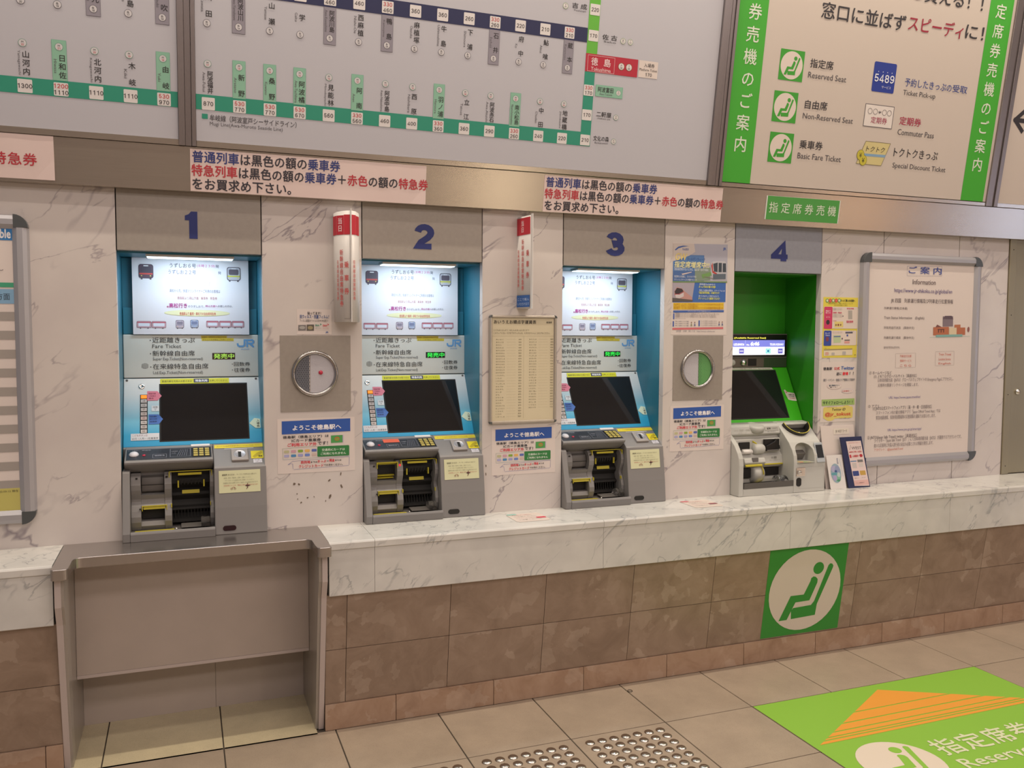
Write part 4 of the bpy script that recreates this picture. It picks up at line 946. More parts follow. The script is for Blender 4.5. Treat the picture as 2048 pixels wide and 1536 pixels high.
p.t('現金で', 1182, 938, 1232, 922, 'E6C0C8', b=0.03); p.t('購入の方', 1182, 956, 1232, 942, 'E6C0C8', b=0.03); p.t('(おつり)', 1186, 1000, 1226, 988, 'E6C0C8', b=0.03); p.ell(1204, 1045, 0.011, 0.012, '3A2A30', 3, 12)
p.t('カード', 1175, 1168, 1222, 1150, 'C8CCE6', b=0.03); p.t('ご利用の方', 1175, 1186, 1222, 1174, 'C8CCE6', b=0.03); p.ell(1196, 1218, 0.010, 0.012, '7A3A50', 3, 12)
for y, x1 in ((912, 1350), (924, 1350)): p.t('近距離きっぷうりばで', 1255, y, x1, y-9, 'A09A9A')
p.t('定期券・特急券', 1255, 956, 1345, 942, 'C8506A', b=0.03); p.t('特急券類', 1395, 915, 1468, 903, 'C8506A', b=0.03); p.rect(1410, 928, 1452, 1018, 'A9A29A', 2); p.t('指定席券', 1390, 1056, 1462, 1032, 'C8506A', b=0.03)
for y in (972, 984, 996): p.t('券売機または窓口', 1255, y, 1350, y-8, 'B0A8A4')
p.t('e5489', 1252, 1036, 1290, 1028, 'C8506A'); p.rect(1270, 1040, 1358, 1100, 'DCC87A', 2); p.ell(1285, 1075, 0.005, 0.005, '8A6A4A', 3, 10); p.ell(1308, 1075, 0.005, 0.006, '8A4A3A', 3, 10); p.ell(1332, 1075, 0.005, 0.005, '8A6A4A', 3, 10); p.ell(1357, 985, 0.003, 0.003, '4A4A4A', 2, 10)
p.rect(1258, 1180, 1332, 1258, 'B7C59A', 2); p.rect(1262, 1190, 1330, 1200, '5A6AA0', 3); p.rect(1380, 1150, 1455, 1165, '4A4A62', 2); p.rect(1392, 1175, 1408, 1196, '4A5AA0', 2); p.rect(1370, 1230, 1425, 1240, '5A4A4A', 2); p.t('クレジットカード', 1380, 1146, 1468, 1138, '4A5AA0'); p.ell(1347, 1218, 0.0045, 0.0045, '5A4A5A', 2, 10); p.rect(1368, 1245, 1422, 1268, 'D69A90', 2)
for y in (1150, 1162): p.t('クレジットカードで', 1250, y, 1348, y-8, 'A09A9A')
p.rect(1160, 1325, 1450, 1390, 'DCCFB8', 1); p.rect(1162, 1322, 1450, 1334, '9A8A62', 2); p.rrect(1175, 1352, 1208, 1382, 0.003, 'D0A090', 3); p.rrect(1238, 1358, 1268, 1382, 0.003, 'B0AAA6', 3); p.rrect(1348, 1350, 1382, 1386, 0.003, 'B0AAA6', 3); p.t('ご注意ください', 1162, 1316, 1222, 1308, '8A8440')
p.t('JR', 1468, 1398, 1486, 1384, '6A6A50'); p.put('printed_text', r)

r, p = paper('account_notice', 'notice', 'white station account notice with yellow name box, below the yellow poster right of machine 4', 2.9225, 3.137, 1.060, 1.357, tl=(1225, 20), tr=(1605, 25), bl=(1205, 672))
p.t('徳島駅', 1240, 108, 1338, 76, NK, b=0.02); p.t('公式', 1356, 108, 1420, 76, 'CC3A40', b=0.03); p.t('Twitter', 1430, 108, 1578, 72, '3A62A8', b=0.02, sh=0.15); p.t('遂に', 1380, 168, 1440, 134, NK, b=0.02, sh=0.15); p.t('登場', 1446, 168, 1512, 134, 'D8343C', b=0.04, sh=0.1); p.t('！！', 1525, 166, 1570, 134, NK, b=0.02, sh=0.15)
p.t('運行・イベント・徳島エリア情報など発信中', 1240, 230, 1585, 205, '7A767C', b=0.02); p.ell(1360, 282, 0.045, 0.016, 'D8A8B0', 1); p.ell(1360, 282, 0.044, 0.0152, 'D8CCC6', 2); p.t('運行情報がすぐ', 1300, 285, 1415, 268, '3A4C60', b=0.02); p.t('届くよ！', 1310, 300, 1390, 290, '5A4A50', b=0.02)
p.ell(1505, 342, 0.038, 0.0115, 'B8A8C8', 1); p.ell(1505, 342, 0.037, 0.0107, 'D8CCC6', 2); p.t('大変便利！！', 1445, 350, 1545, 334, 'C85A60', b=0.02)
p.rect(1222, 425, 1582, 495, '9AB86A', 1); p.t('今すぐフォローしよう！！', 1232, 480, 1560, 446, '2E4A34', b=0.02); p.rrect(1240, 508, 1560, 640, 0.01, 'D9C86E', 1); p.ell(1310, 600, 0.038, 0.028, 'D9C86E', 1); p.ell(1490, 560, 0.038, 0.028, 'D9C86E', 1)
p.t('Twitter ID', 1330, 552, 1480, 526, '4A4430', b=0.01, sh=0.15); p.t('@jr_tokust', 1255, 618, 1540, 570, 'CC4A38', b=0.025); p.t('フォローお願いします', 1410, 644, 1535, 632, '7A747A'); p.t('公式アカウント', 1275, 516, 1385, 505, '8A84A0'); p.put('printed_text', r)

# folded flag signs projecting from the wall
def flag_sign(pts, z0, z1, ztip, label, blue=False):
    """pts: plan outline wall-left -> apex -> wall-right"""
    r = empty('ticket_flag_sign', (pts[0][0], 0, z0), label, 'sign')
    n = len(pts); k = max(range(n), key=lambda i: -pts[i][1])
    m = MB(); vs = []; fs = []
    def zt(i): return z1 + (ztip-z1)*(pts[i][1]/pts[k][1])
    for i, (x, y) in enumerate(pts): vs += [(x, y, z0), (x, y, zt(i))]
    for i in range(n-1): fs.append((2*i, 2*i+2, 2*i+3, 2*i+1))
    fs += [tuple(2*i for i in range(n-1, -1, -1)), tuple(2*i+1 for i in range(n))]
    m.add(vs, fs); m.smooth = [True]*(n-1)+[False, False]; m.build('folded_sheet', M['white'], r)
    return r, k
def face_print(r, a, b, z0, z1, draw, name='printed_text'):
    """print on the flat face from plan point a to plan point b"""
    A, B = Vector((a[0], a[1], z0)), Vector((b[0], b[1], z0)); d_ = (B-A)
    p = Print(A, d_, (0, 0, 1), base=0.0012); draw(p, d_.length, z1-z0); p.put(name, r)
def side_text(blue):
    def f(p, w_, h_):
        p.rect(0, h_*0.80, w_*0.985, h_*0.985, 'C22E3C', 1)
        p.vert('当日', w_*0.42, h_*0.955, 0.024, 0.026, 'F0D0D4', b=0.02)
        for s_, xc, yt, sz, pt in (('乗車券', w_*0.80, h_*0.635, 0.028, 0.045), ('新幹線自由席特急券', w_*0.44, h_*0.755, 0.023, 0.0238), ('在来線自由席特急券', w_*0.12, h_*0.645, 0.017, 0.0175)):
            p.vert(s_, xc, yt, sz, pt, 'CF5A58', b=0.01, sx=0.85)
        if blue:
            p.rect(0.0, 0.006, w_*0.97, h_*0.145, '2A5A9E', 1); p.t('ここで購入', w_*0.08, h_*0.085, w_*0.92, h_*0.115, 'BFD0E6', l=2); p.t('いただけます', w_*0.08, h_*0.035, w_*0.92, h_*0.065, 'BFD0E6', l=2)
        else: p.line([(0.0, h_*0.03), (w_*0.93, h_*0.03)], 0.001, '6A5A58'); p.line([(w_*0.93, h_*0.03), (w_*0.93, h_*0.98)], 0.001, '6A5A58')
    return f
P1 = [(0.556, -0.0005), (0.549, -0.03), (0.556, -0.066), (0.578, -0.094), (0.602, -0.108), (0.622, -0.094), (0.640, -0.06), (0.648, -0.03), (0.645, -0.0005)]
r, k_ = flag_sign(P1, 1.534, 1.948, 1.955, 'curled white and red ticket flag sign left of plate 2, above the first window')
face_print(r, P1[1], P1[4], 1.534, 1.948, side_text(False)) if False else None
# the curled sheet gets its print on two facets
def curved_print(r, pts, z0, z1, draw_strips):
    p_off = 0
    for (a, b, d_) in draw_strips: face_print(r, pts[a], pts[b], z0, z1, d_)
def strip1(p, w_, h_):
    p.rect(0, h_*0.80, w_, h_*0.975, 'C22E3C', 1); p.vert('当日', w_*0.5, h_*0.955, 0.026, 0.028, 'F0D0D4', b=0.02, sx=0.9); p.vert('在来線自由席特急券', w_*0.14, h_*0.57, 0.0165, 0.0172, 'CF5A58', sx=0.6); p.vert('新幹線自由席特急券', w_*0.66, h_*0.665, 0.0235, 0.0243, 'CF5A58', b=0.01, sx=0.75)
def strip2(p, w_, h_):
    p.rect(0, h_*0.80, w_, h_*0.975, 'C22E3C', 1)
def strip3(p, w_, h_):
    p.rect(0, h_*0.80, w_*0.9, h_*0.98, 'C22E3C', 1); p.vert('乗車券', w_*0.35, h_*0.555, 0.0265, 0.0500, 'CF5A58', b=0.01, sx=0.75); p.line([(w_*0.86, h_*0.03), (w_*0.86, h_*0.98)], 0.001, '6A5A58'); p.line([(0, h_*0.03), (w_*0.86, h_*0.03)], 0.001, '6A5A58')
def strip4(p, w_, h_):
    p.rect(w_*0.1, h_*0.80, w_, h_*0.98, 'C22E3C', 1); p.vert('在来線自由席特急券', w_*0.6, h_*0.57, 0.0165, 0.0172, 'CF5A58', sx=0.8)
face_print(r, P1[1], P1[2], 1.534, 1.948, strip2, 'red_band'); face_print(r, P1[2], P1[3], 1.534, 1.948, strip1); face_print(r, P1[3], P1[4], 1.534, 1.948, strip3); face_print(r, P1[4], P1[5], 1.534, 1.948, strip4); face_print(r, P1[5], P1[6], 1.534, 1.948, strip2, 'red_band')
MB().prism([(0.600, -0.108), (0.600, -0.120), (0.6025, -0.120), (0.6035, -0.108)], 1.534, 1.962, 'z').build('clear_fin', M['white'], r)
P2 = [(1.320, -0.0005), (1.337, -0.108), (1.344, -0.1145), (1.372, -0.0005)]
r, k_ = flag_sign(P2, 1.596, 1.976, 1.976, 'narrow red, white and blue ticket flag sign above the braille fare table')
face_print(r, P2[0], P2[1], 1.596, 1.976, side_text(True))
MB().prism([(1.337, -0.1085), (1.3395, -0.122), (1.3425, -0.122), (1.3445, -0.1145)], 1.594, 1.981, 'z').build('clear_fin', M['white'], r)

# ================================================================= low wall sticker, floor mat sticker
A_ = Vector((2.4365, yb(0.105), 0.105)); UPW = Vector((0, yb(0.5325)-yb(0.105), 0.5325-0.105)); LW = UPW.length
r = empty('reserved_seat_sticker', A_, 'square green seat pictogram sticker on the brown stone below machine 4', 'sticker')
n_ = Vector((1, 0, 0)).cross(UPW.normalized())
v = [A_+Vector((x, 0, 0))+UPW*t_+n_*h for t_ in (0, 1) for h in (0.0002, 0.0008) for x in (0, 0.440)]
MB().add(v, [(0, 1, 3, 2), (4, 6, 7, 5), (0, 4, 5, 1), (2, 3, 7, 6), (0, 2, 6, 4), (1, 5, 7, 3)]).build('sheet', plain('sticker_green', '2F8A32', 0.45), r)
p = Print(A_, (1, 0, 0), UPW, base=0.0012); seat_symbol(p, 0, LW, 0.440, 0, '2F8A32', 'D2C7BC', circle=0.457, square=False); p.put('printed_symbol', r)

fm = empty('floor_sticker', (2.7, -1.2, 0), 'large green floor sticker with orange arrow and seat pictogram, bottom right', 'sticker')
MB().box(2.114, 3.308, -1.90, -0.597, 0.0001, 0.0008).build('sheet', plain('mat_green', '88BC40', 0.42), fm)
p = Print((0, 0, 0.0008), (1, 0, 0), (0, 1, 0), base=0.0003)
ap, lf, rt = (2.708, -0.643), (2.143, -0.953), (3.278, -0.953)
def at(y): t_ = (y-ap[1])/(lf[1]-ap[1]); return ap[0]+(lf[0]-ap[0])*t_, ap[0]+(rt[0]-ap[0])*t_
ys = [(-0.643, -0.777), (-0.783, -0.840), (-0.8465, -0.886), (-0.8925, -0.915), (-0.9215, -0.9305), (-0.937, -0.953)]
for y0, y1 in ys:
    a, b = at(y0); c_, d_ = at(y1); p.poly([(a, y0), (b+0.0001, y0), (d_, y1), (c_, y1)] if y0 != ap[1] else [(a, y0), (d_, y1), (c_, y1)], 'E39A38', 1)
seat_symbol(p, 2.157, -0.990, 2.491, -1.324, '88BC40', 'DCCFBE', circle=0.455, square=False)
for i, ch in enumerate('指定席券売機'): p.em(ch, 2.512+0.1255*i, -1.166, 0.118, 'D5D8B4', b=0.012)
p.t('Reserved Seat', 2.513, -1.270, 3.10, -1.207, 'D5D8B4', b=0.01)
p.put('printed_arrow_and_text', fm)

# ring lying on the floor
rg = MB(); n1, n2 = 18, 6
vs = [((0.010+0.0012*math.cos(2*math.pi*j/n2))*math.cos(2*math.pi*i/n1), (0.010+0.0012*math.cos(2*math.pi*j/n2))*math.sin(2*math.pi*i/n1), 0.0014+0.0012*math.sin(2*math.pi*j/n2)) for i in range(n1) for j in range(n2)]
rg.add(vs, [(i*n2+j, ((i+1) % n1)*n2+j, ((i+1) % n1)*n2+(j+1) % n2, i*n2+(j+1) % n2) for i in range(n1) for j in range(n2)], True)
o = rg.build('hair_tie', M['black'], None, off=(0, 0, 0)); o.location = (1.722, -0.292, 0); tag(o, 'tiny black hair tie lying on the floor near the skirting', 'hair tie')

# two translucent notes stuck on the counter top
for x0, x1, lab, c2, sk in ((1.246, 1.395, 'white note stuck flat on the counter right of machine 2', 'C83A50', -0.0), (2.084, 2.229, 'faded white note stuck flat on the counter right of machine 3', '8A4A52', -0.0)):
    r = empty('counter_note', ((x0+x1)/2, -0.135, ZC+0.0006), lab, 'note')
    MB().prism([(x0+0.01, -0.212), (x1-0.012, -0.212), (x1, -0.2), (x1, -0.075), (x1-0.012, -0.063), (x0+0.01, -0.063), (x0, -0.075), (x0, -0.2)], ZC+0.0006, ZC+0.0012, 'z').build('sheet', plain('note_paper', 'D2C4BA', 0.5), r)
    p = Print((x0, -0.212, ZC+0.0012), (1, 0, 0), (0, 1, 0)); W_ = x1-x0
    p.rrect(W_*0.70, 0.045, W_*0.98, 0.068, 0.006, c2, 1); p.rrect(W_*0.02, 0.125, W_*0.3, 0.145, 0.006, '8ABCB0' if x0 < 2 else 'C86A72', 1)
    for j, tx in enumerate(('お忘れ物に', 'ご注意ください', 'おつり・きっぷ・カードの取り忘れに', 'ご注意ください')): p.t(tx, W_*0.12, 0.112-0.028*j, W_*(0.72+0.06*(j % 2)), 0.124-0.028*j, 'B06A70' if j % 2 == 0 else '8A8078', l=2)
    p.put('printed_text', r)

# ================================================================= leaflets leaning against the wall by machine 4
def leaning(name, label, cat, x0, x1, y0, y1, z1, mat, th=0.004, dx=0.0):
    """board whose foot is at y0 on the counter and whose top edge touches y1 at height z1; dx shifts the top sideways"""
    r = empty(name, ((x0+x1)/2, y0, ZC), label, cat)
    u = Vector((dx, y1-y0, z1-ZC)); n = Vector((1, 0, 0)).cross(u).normalized(); O = Vector((x0, y0, ZC+0.0005))
    v = [O+Vector((x, 0, 0))+u*t_+n*h for t_ in (0, 1) for h in (0, -th) for x in (0, x1-x0)]
    MB().add(v, [(0, 2, 3, 1), (4, 5, 7, 6), (0, 1, 5, 4), (2, 6, 7, 3), (0, 4, 6, 2), (1, 3, 7, 5)]).build('board', mat, r)
    p = Print(O, (1, 0, 0), u, base=0.0006)
    return r, p, u
r, p, u = leaning('display_board', 'plain pinkish white board leaning on the wall behind the leaflets, right of machine 4', 'board', 2.945, 3.150, -0.030, -0.004, 1.041, M['paper'], 0.004, -0.022)
p.rect(0.075, 0.265, 0.172, 0.295, 'DCD2C6', 1); p.t('JR WEST カード', 0.088, 0.271, 0.160, 0.289, '6A625E', l=2); p.put('printed_label', r)
r, p, u = leaning('white_leaflet', 'white leaflet with a blue green oval picture leaning nearest machine 4', 'leaflet', 2.955, 3.052, -0.052, -0.034, 0.900, M['white'], 0.0015, -0.020)
p.ell(0.045, 0.078, 0.031, 0.048, '8FA8B4', 1)
for (a, b, c_, d_, e) in ((0.035, 0.10, .018, .016, 'A9A6C4'), (0.055, 0.095, .016, .02, '8C96B4'), (0.04, 0.075, .026, .007, '5E9AA4'), (0.05, 0.05, .02, .014, '7AB096'), (0.035, 0.055, .012, .014, 'A89CC0'), (0.06, 0.07, .01, .012, 'B4C4C0'), (0.045, 0.088, .008, .006, '3E5A86'), (0.055, 0.042, .01, .006, '4E8A6E')): p.ell(a, b, c_, d_, e, 2, 14)
p.vert('徳島線', 0.064, 0.153, 0.010, 0.010, '5A6486'); p.line([(0.078, 0.148), (0.086, 0.06)], 0.0015, '9CB4C4'); p.put('printed_picture', r)
r, p, u = leaning('brochure_holder', 'navy brochure holder holding a pink and white card leaflet, right of the white leaflet', 'holder', 3.062, 3.195, -0.058, -0.036, 0.986, M['navy'], 0.006, -0.045)
p.poly([(0.036, 0.010), (0.128, 0.006), (0.123, 0.236), (0.031, 0.236)], 'DCC8C4', 2)
def jt(t_, x0, y0, x1, h, c='8A6A6C', b=0.0, l=4): p.t(t_, x0, y0, x1, y0+h, c, b=b, l=l)
jt('JR西日本のおトクなカード', 0.043, 0.224, 0.115, 0.006, 'C86A72'); p.line([(0.043, 0.192), (0.055, 0.216)], 0.0012, '3A3438', 4); jt('WEST', 0.058, 0.194, 0.118, 0.014, '6A6266'); jt('e5489のご予約・お支払い', 0.038, 0.177, 0.118, 0.009, 'C04048', 0.03); p.rrect(0.036, 0.152, 0.048, 0.168, 0.002, 'C04048', 3); jt('入会募集中', 0.052, 0.154, 0.092, 0.012, 'C04048', 0.03); p.ell(0.108, 0.161, 0.010, 0.008, 'B02A34', 3)
p.rect(0.036, 0.132, 0.074, 0.137, '5A82A8', 3); p.rect(0.080, 0.128, 0.114, 0.141, '7A7674', 3); p.rect(0.044, 0.100, 0.070, 0.126, 'C2BAB6', 3); p.rect(0.084, 0.104, 0.112, 0.124, 'CDC4BE', 3)
p.rrect(0.038, 0.060, 0.076, 0.085, 0.003, '34427E', 3); p.rrect(0.083, 0.062, 0.118, 0.085, 0.003, 'C09A4A', 3); jt('基本カード', 0.044, 0.046, 0.070, 0.006); jt('ゴールド', 0.088, 0.047, 0.114, 0.006); p.rect(0.037, 0.012, 0.127, 0.038, 'D9AFA8', 3); jt('くわしくは駅係員まで', 0.045, 0.021, 0.100, 0.007)
p.put('printed_leaflet', r)

# ================================================================= TICKET MACHINES 1-3
A1, A2 = (0.245, 1.312), (0.108, 1.060)          # touch panel slope, (Y, Z)
def cheek(): return [(0.105, 0.970), (0.045, 0.970), (0.030, 0.962), (0.021, 0.948), (0.017, 0.930), (0.020, 0.910), (0.030, 0.890), (0.039, 0.874), (0.039, 0.864), (0.028, 0.849), (0.018, 0.832), (0.012, 0.812), (0.013, 0.792), (0.021, 0.774), (0.030, 0.760), (0.105, 0.760)]
def slope_frame(root_x, a, b, base=0.0006):
    """printing frame on a surface running from a down to b (Y, Z): x to the right, y up, origin at the top left"""
    Yv = Vector((0, a[0]-b[0], a[1]-b[1])).normalized()
    return Print((root_x, a[0], a[1]), (1, 0, 0), Yv, base=base)
def on_slope(a, b, x, d, h=0.0):
    u = Vector((0, b[0]-a[0], b[1]-a[1])).normalized(); n = Vector((1, 0, 0)).cross(-u).normalized()
    return Vector((x, a[0], a[1])) + u*d + n*h
def slope_box(a, b, x0, x1, d0, d1, h0, h1, m=None):
    m = m or MB(); v = [on_slope(a, b, x, d, h) for d in (d1, d0) for h in (h1, h0) for x in (x0, x1)]
    # order: bottom(front l, front r, back l, back r), top(...)
    return m.add(v, [(0, 2, 3, 1), (4, 5, 7, 6), (0, 1, 5, 4), (2, 6, 7, 3), (0, 4, 6, 2), (1, 3, 7, 5)])
def ticket_machine(i, label, open_slot, red_display, led_full):
    ox = MX[i]; z0 = ZC+0.0006
    r = empty('ticket_machine', (ox, 0, z0), label, 'ticket machine', 'fare ticket machines')
    X = lambda m: m
    def B(mb, name, mat, par=None, bevel=0.0, **k):
        mb.v = [(x+ox, y, z) for x, y, z in mb.v]
        return mb.build(name, mat, par or r, bevel, **k)
    def PP(pr): pr.O = pr.O + Vector((ox, 0, 0)); return pr
    # recess lining belonging to the machine
    m = MB(); m.box(-0.008, 0.0, 0.0375, 0.30, z0, 1.785).box(MW, MW+0.008, 0.0375, 0.30, z0, 1.785).box(-0.008, MW+0.008, 0.30, 0.31, z0, 1.785).box(-0.008, MW+0.008, 0.0405, 0.30, 1.7795, 1.7855)
    B(m, 'recess_lining', M['liner'])
    B(MB().box(0.0005, 0.5025, 0.262, 0.2995, 1.482, 1.778), 'lining_door', M['liner'], None, 0.001)
    B(MB().box(0.002, 0.5010, 0.250, 0.262, 1.4835, 1.586), 'lower_flap', M['liner'], None, 0.002)
    la = B(MB().box(0.095, 0.405, 0.05, 0.13, 1.770, 1.7794), 'recess_lamp', M['white'], None, 0.002)
    B(MB().box(0.100, 0.400, 0.058, 0.118, 1.7675, 1.7705), 'diffuser', M['lamp'], la)
    # upper fare panel
    up = B(MB().box(0.0015, 0.5045, 0.245, 0.262, 1.3135, 1.4820), 'upper_panel', M['silver'], None, 0.003)
    p = PP(Print((0, 0.245, 1.482), (1, 0, 0), (0, 0, 1)))
    K = '35383A'
    for s_, x0, x1, yb_, h in (('近距離きっぷ', 0.106, 0.262, -0.032, 0.0215), ('新幹線自由席', 0.106, 0.261, -0.084, 0.0215), ('在来線特急自由席', 0.106, 0.311, -0.136, 0.0220)):
        p.t(s_, x0, yb_, x1, yb_+h, K, b=0.004); p.ell(0.099, yb_+0.0095, 0.0022, 0.0022, K, 2, 10)
    p.t('Fare Ticket', 0.106, -0.0525, 0.211, -0.038, K); p.t('Super Exp.Ticket(Non-reserved)', 0.107, -0.104, 0.291, -0.0895, '4A4D50'); p.t('Ltd.Exp.Ticket(Non-reserved)', 0.107, -0.158, 0.290, -0.143, '4A4D50')
    for s_, yb_ in (('回数券', -0.1265), ('往復券', -0.1500)):
        p.t(s_, 0.4085, yb_, 0.471, yb_+0.0170, K, b=0.004); p.ell(0.4025, yb_+0.0085, 0.0018, 0.0018, K, 2, 10)
    for k in range(7):
        hh = 0.0115*math.sqrt(1-((k-3)/3.9)**2); p.rect(0.0665+0.0036*k, -0.1225+hh, 0.0680+0.0036*k, -0.1225-hh, '5A5C5E', 1)
    p.poly([(0.285, -0.004), (0.383, -0.004), (0.383, -0.013), (0.409, -0.0135), (0.409, -0.025), (0.288, -0.024)], 'D0BE3E', 1)
    p.t('定期券・回数券をお求めの方は', 0.288, -0.0125, 0.380, -0.0062, '8A7A3A'); p.t('あちらの券売機をご利用ください', 0.291, -0.0230, 0.405, -0.0162, '8A7A3A')
    J = '6BA3D6'
    p.line([(0.424, -0.037), (0.4255, -0.043), (0.431, -0.0465), (0.444, -0.0465), (0.4495, -0.043), (0.4505, -0.037), (0.4505, -0.0215), (0.4805, -0.0215), (0.4845, -0.025), (0.4845, -0.031), (0.4805, -0.0345), (0.461, -0.0345)], 0.0072, J, 2)
    p.line([(0.4605, -0.028), (0.4605, -0.047)], 0.0072, J, 2); p.line([(0.470, -0.0345), (0.4840, -0.0475)], 0.0072, J, 2); p.t('JR四国', 0.436, -0.0615, 0.468, -0.0550, J)
    p.rect(0.3265, -0.0730, 0.4135, -0.0985, '141012' if led_full else '3A2020', 1)
    p.put('panel_lettering', up)
    q = PP(Print((0, 0.245, 1.482), (1, 0, 0), (0, 0, 1), base=0.0014)); q.t('発売中', 0.3315, -0.0960, 0.4100, -0.0755, '28D048' if led_full else '8EB84A', b=0.02, l=2); q.put('led_text', up, M['glowprint'])
    # touch panel
    tp = B(slope_box(A1, A2, 0.0015, 0.5045, 0.001, 0.2865, -0.012, 0.0), 'touch_panel', M['grad'], None, 0.002)
    B(slope_box(A1, A2, 0.128, 0.457, 0.026, 0.270, -0.002, 0.0004), 'screen_bezel', M['black_m'], tp)
    B(slope_box(A1, A2, 0.134, 0.452, 0.032, 0.265, 0.0, 0.0008), 'screen', M['screen'], tp)
    c = on_slope(A1, A2, 0.065, 0.036, 0.0); nrm = (on_slope(A1, A2, 0, 0, 1)-on_slope(A1, A2, 0, 0, 0))
    B(MB().lathe([(0.0115, 0), (0.0115, 0.002), (0.0095, 0.0035), (0.004, 0.0035), (0.0035, 0.0015), (0, 0.0015)], c, nrm, 20), 'key_lock', M['chrome'], tp)
    for xx in (0.0125, 0.4925): B(MB().lathe([(0.0045, 0), (0.004, 0.003), (0.002, 0.004), (0, 0.004)], on_slope(A1, A2, xx, 0.009), nrm, 12), 'screw', M['gray_d'], tp)
    B(slope_box(A1, A2, 0.0595, 0.0865, 0.0710, 0.2350, -0.001, 0.0010), 'button_strip', M['black_m'], tp)
    for k in range(9):
        d0 = 0.0735+0.01795*k
        B(slope_box(A1, A2, 0.0625, 0.0835, d0, d0+0.0140, 0.0, 0.0030), 'selection_button', M['led_orange'] if k == 0 else plain('button_face_%d' % k, ('CFCAC8', 'C6C0BE', 'CBC2BE', 'CFC2BC', 'D6BFBA', 'CDC6C2', 'CBC2BE', 'D2CAC6')[k-1], 0.35) if i == 0 else (M['led_orange'] if k == 0 else bpy.data.materials['button_face_%d' % k]), tp, 0.0006)
    p = PP(slope_frame(0, A1, A2, 0.0012))
    for k in range(1, 9): p.t(('2枚', '3枚', '子', '往復', '領収', '学割', '乗継', '証')[k-1], 0.0675, -(0.0845+0.01795*k), 0.0790, -(0.0765+0.01795*k), '6A5A58', l=9)
    p.put('button_lettering', tp); p = PP(slope_frame(0, A1, A2, 0.0012))
    p.poly([(0.085, -0.0565), (0.122, -0.0575), (0.137, -0.078), (0.122, -0.097), (0.085, -0.097)], 'DC7E92', 2)
    for k, s_ in enumerate(('特急列車', 'ご利用の', '場合')): p.t(s_, 0.090, -(0.0715+0.010*k), 0.116 if k < 2 else 0.108, -(0.0645+0.010*k), '8A3A50', b=0.02)
    p.put('pink_arrow_sticker', tp); p = PP(slope_frame(0, A1, A2, 0.0012))
    p.rect(0.1005, -0.1190, 0.1270, -0.1420, 'DDE2E6', 2); p.t('往復', 0.105, -0.129, 0.122, -0.1215, '4A505C'); p.t('▽', 0.110, -0.139, 0.118, -0.132, '4A505C')
    p.put('white_sticker', tp); p = PP(slope_frame(0, A1, A2, 0.0012))
    p.poly([(0.090, -0.155), (0.126, -0.156), (0.141, -0.176), (0.127, -0.196), (0.090, -0.196)], '3F6CB8', 2)
    for k, s_ in enumerate(('回数', '割引切符', '定期券')): p.t(s_, 0.094, -(0.168+0.0105*k), 0.120, -(0.161+0.0105*k), '1E3A70', b=0.02)
    p.put('blue_arrow_sticker', tp); p = PP(slope_frame(0, A1, A2, 0.0012))
    p.rect(0.028, -0.2330, 0.1275, -0.2610, 'D6D8DC', 2); p.t('こどもボタンは', 0.033, -0.245, 0.086, -0.2365, '8A4A50'); p.t('幼児 1人用ー1枚乗車券', 0.032, -0.2585, 0.124, -0.2495, '5A6068')
    p.put('child_fare_label', tp); p = PP(slope_frame(0, A1, A2, 0.0012))
    p.poly([(0.458, -0.205), (0.478, -0.183), (0.499, -0.187), (0.5005, -0.226), (0.481, -0.226)], 'D2E2CC', 2); p.vert('入場券', 0.4915, -0.189, 0.0118, 0.0118, '3A3E40', b=0.01)
    p.put('pale_arrow_sticker', tp); p = PP(slope_frame(0, A1, A2, 0.0012))
    p.rect(0.132, -0.0045, 0.388, -0.0270, 'D8D628', 2); p.t('普通列車を利用のお客さまは', 0.138, -0.0205, 0.248, -0.0115, '6A6A20', b=0.01); p.rrect(0.255, -0.0060, 0.312, -0.0235, 0.002, '4A4A58', 3); p.t('特急利用', 0.261, -0.0205, 0.306, -0.0095, 'E8E8EC', b=0.03, l=4); p.t('を押してください。', 0.315, -0.0205, 0.382, -0.0115, '6A6A20', b=0.01)
    p.put('yellow_strip', tp)
    # grey lower cabinet
    cab = B(MB().prism([(0.28, z0), (0.28, 1.060), (0.109, 1.060), (0.104, 1.054), (0.104, z0)], 0.0025, 0.318, 'x'), 'cabinet', M['gray'])
    B(MB().prism([(0.28, z0), (0.28, 1.060), (0.109, 1.060), (0.103, 1.056), (0.004, 0.988), (-0.002, 0.981), (-0.024, 0.834), (-0.034, z0)], 0.3185, 0.5075, 'x'), 'right_block', M['gray'], None, 0.003)
    B(MB().prism([(0.16, 1.060), (0.109, 1.060), (0.103, 1.056), (0.006, 1.022), (0.001, 1.016), (0.004, 1.009), (0.055, 0.974), (0.16, 0.970)], 0.010, 0.3165, 'x'), 'console', M['gray'], None, 0.003)
    C1, C2 = (0.103, 1.0562), (0.006, 1.0222)
    cl = 0.1028
    con = B(slope_box(C1, C2, 0.016, 0.311, 0.012, 0.097, -0.001, 0.0012), 'control_panel', plain('console_face', '2A2C34', 0.3) if i == 0 else bpy.data.materials['console_face'], None, 0.001)
    kn = (on_slope(C1, C2, 0, 0, 1)-on_slope(C1, C2, 0, 0, 0))
    B(MB().lathe([(0.0175, 0.0), (0.017, 0.004), (0.013, 0.009), (0.006, 0.012), (0, 0.0125)], on_slope(C1, C2, 0.041, 0.056), kn, 24), 'call_knob', M['knob_white'], con)
    B(MB().lathe([(0.0065, 0.0), (0.006, 0.003), (0.003, 0.0045), (0, 0.005)], on_slope(C1, C2, 0.0755, 0.064), kn, 14), 'call_lamp', M['red'], con)
    kp = MB()
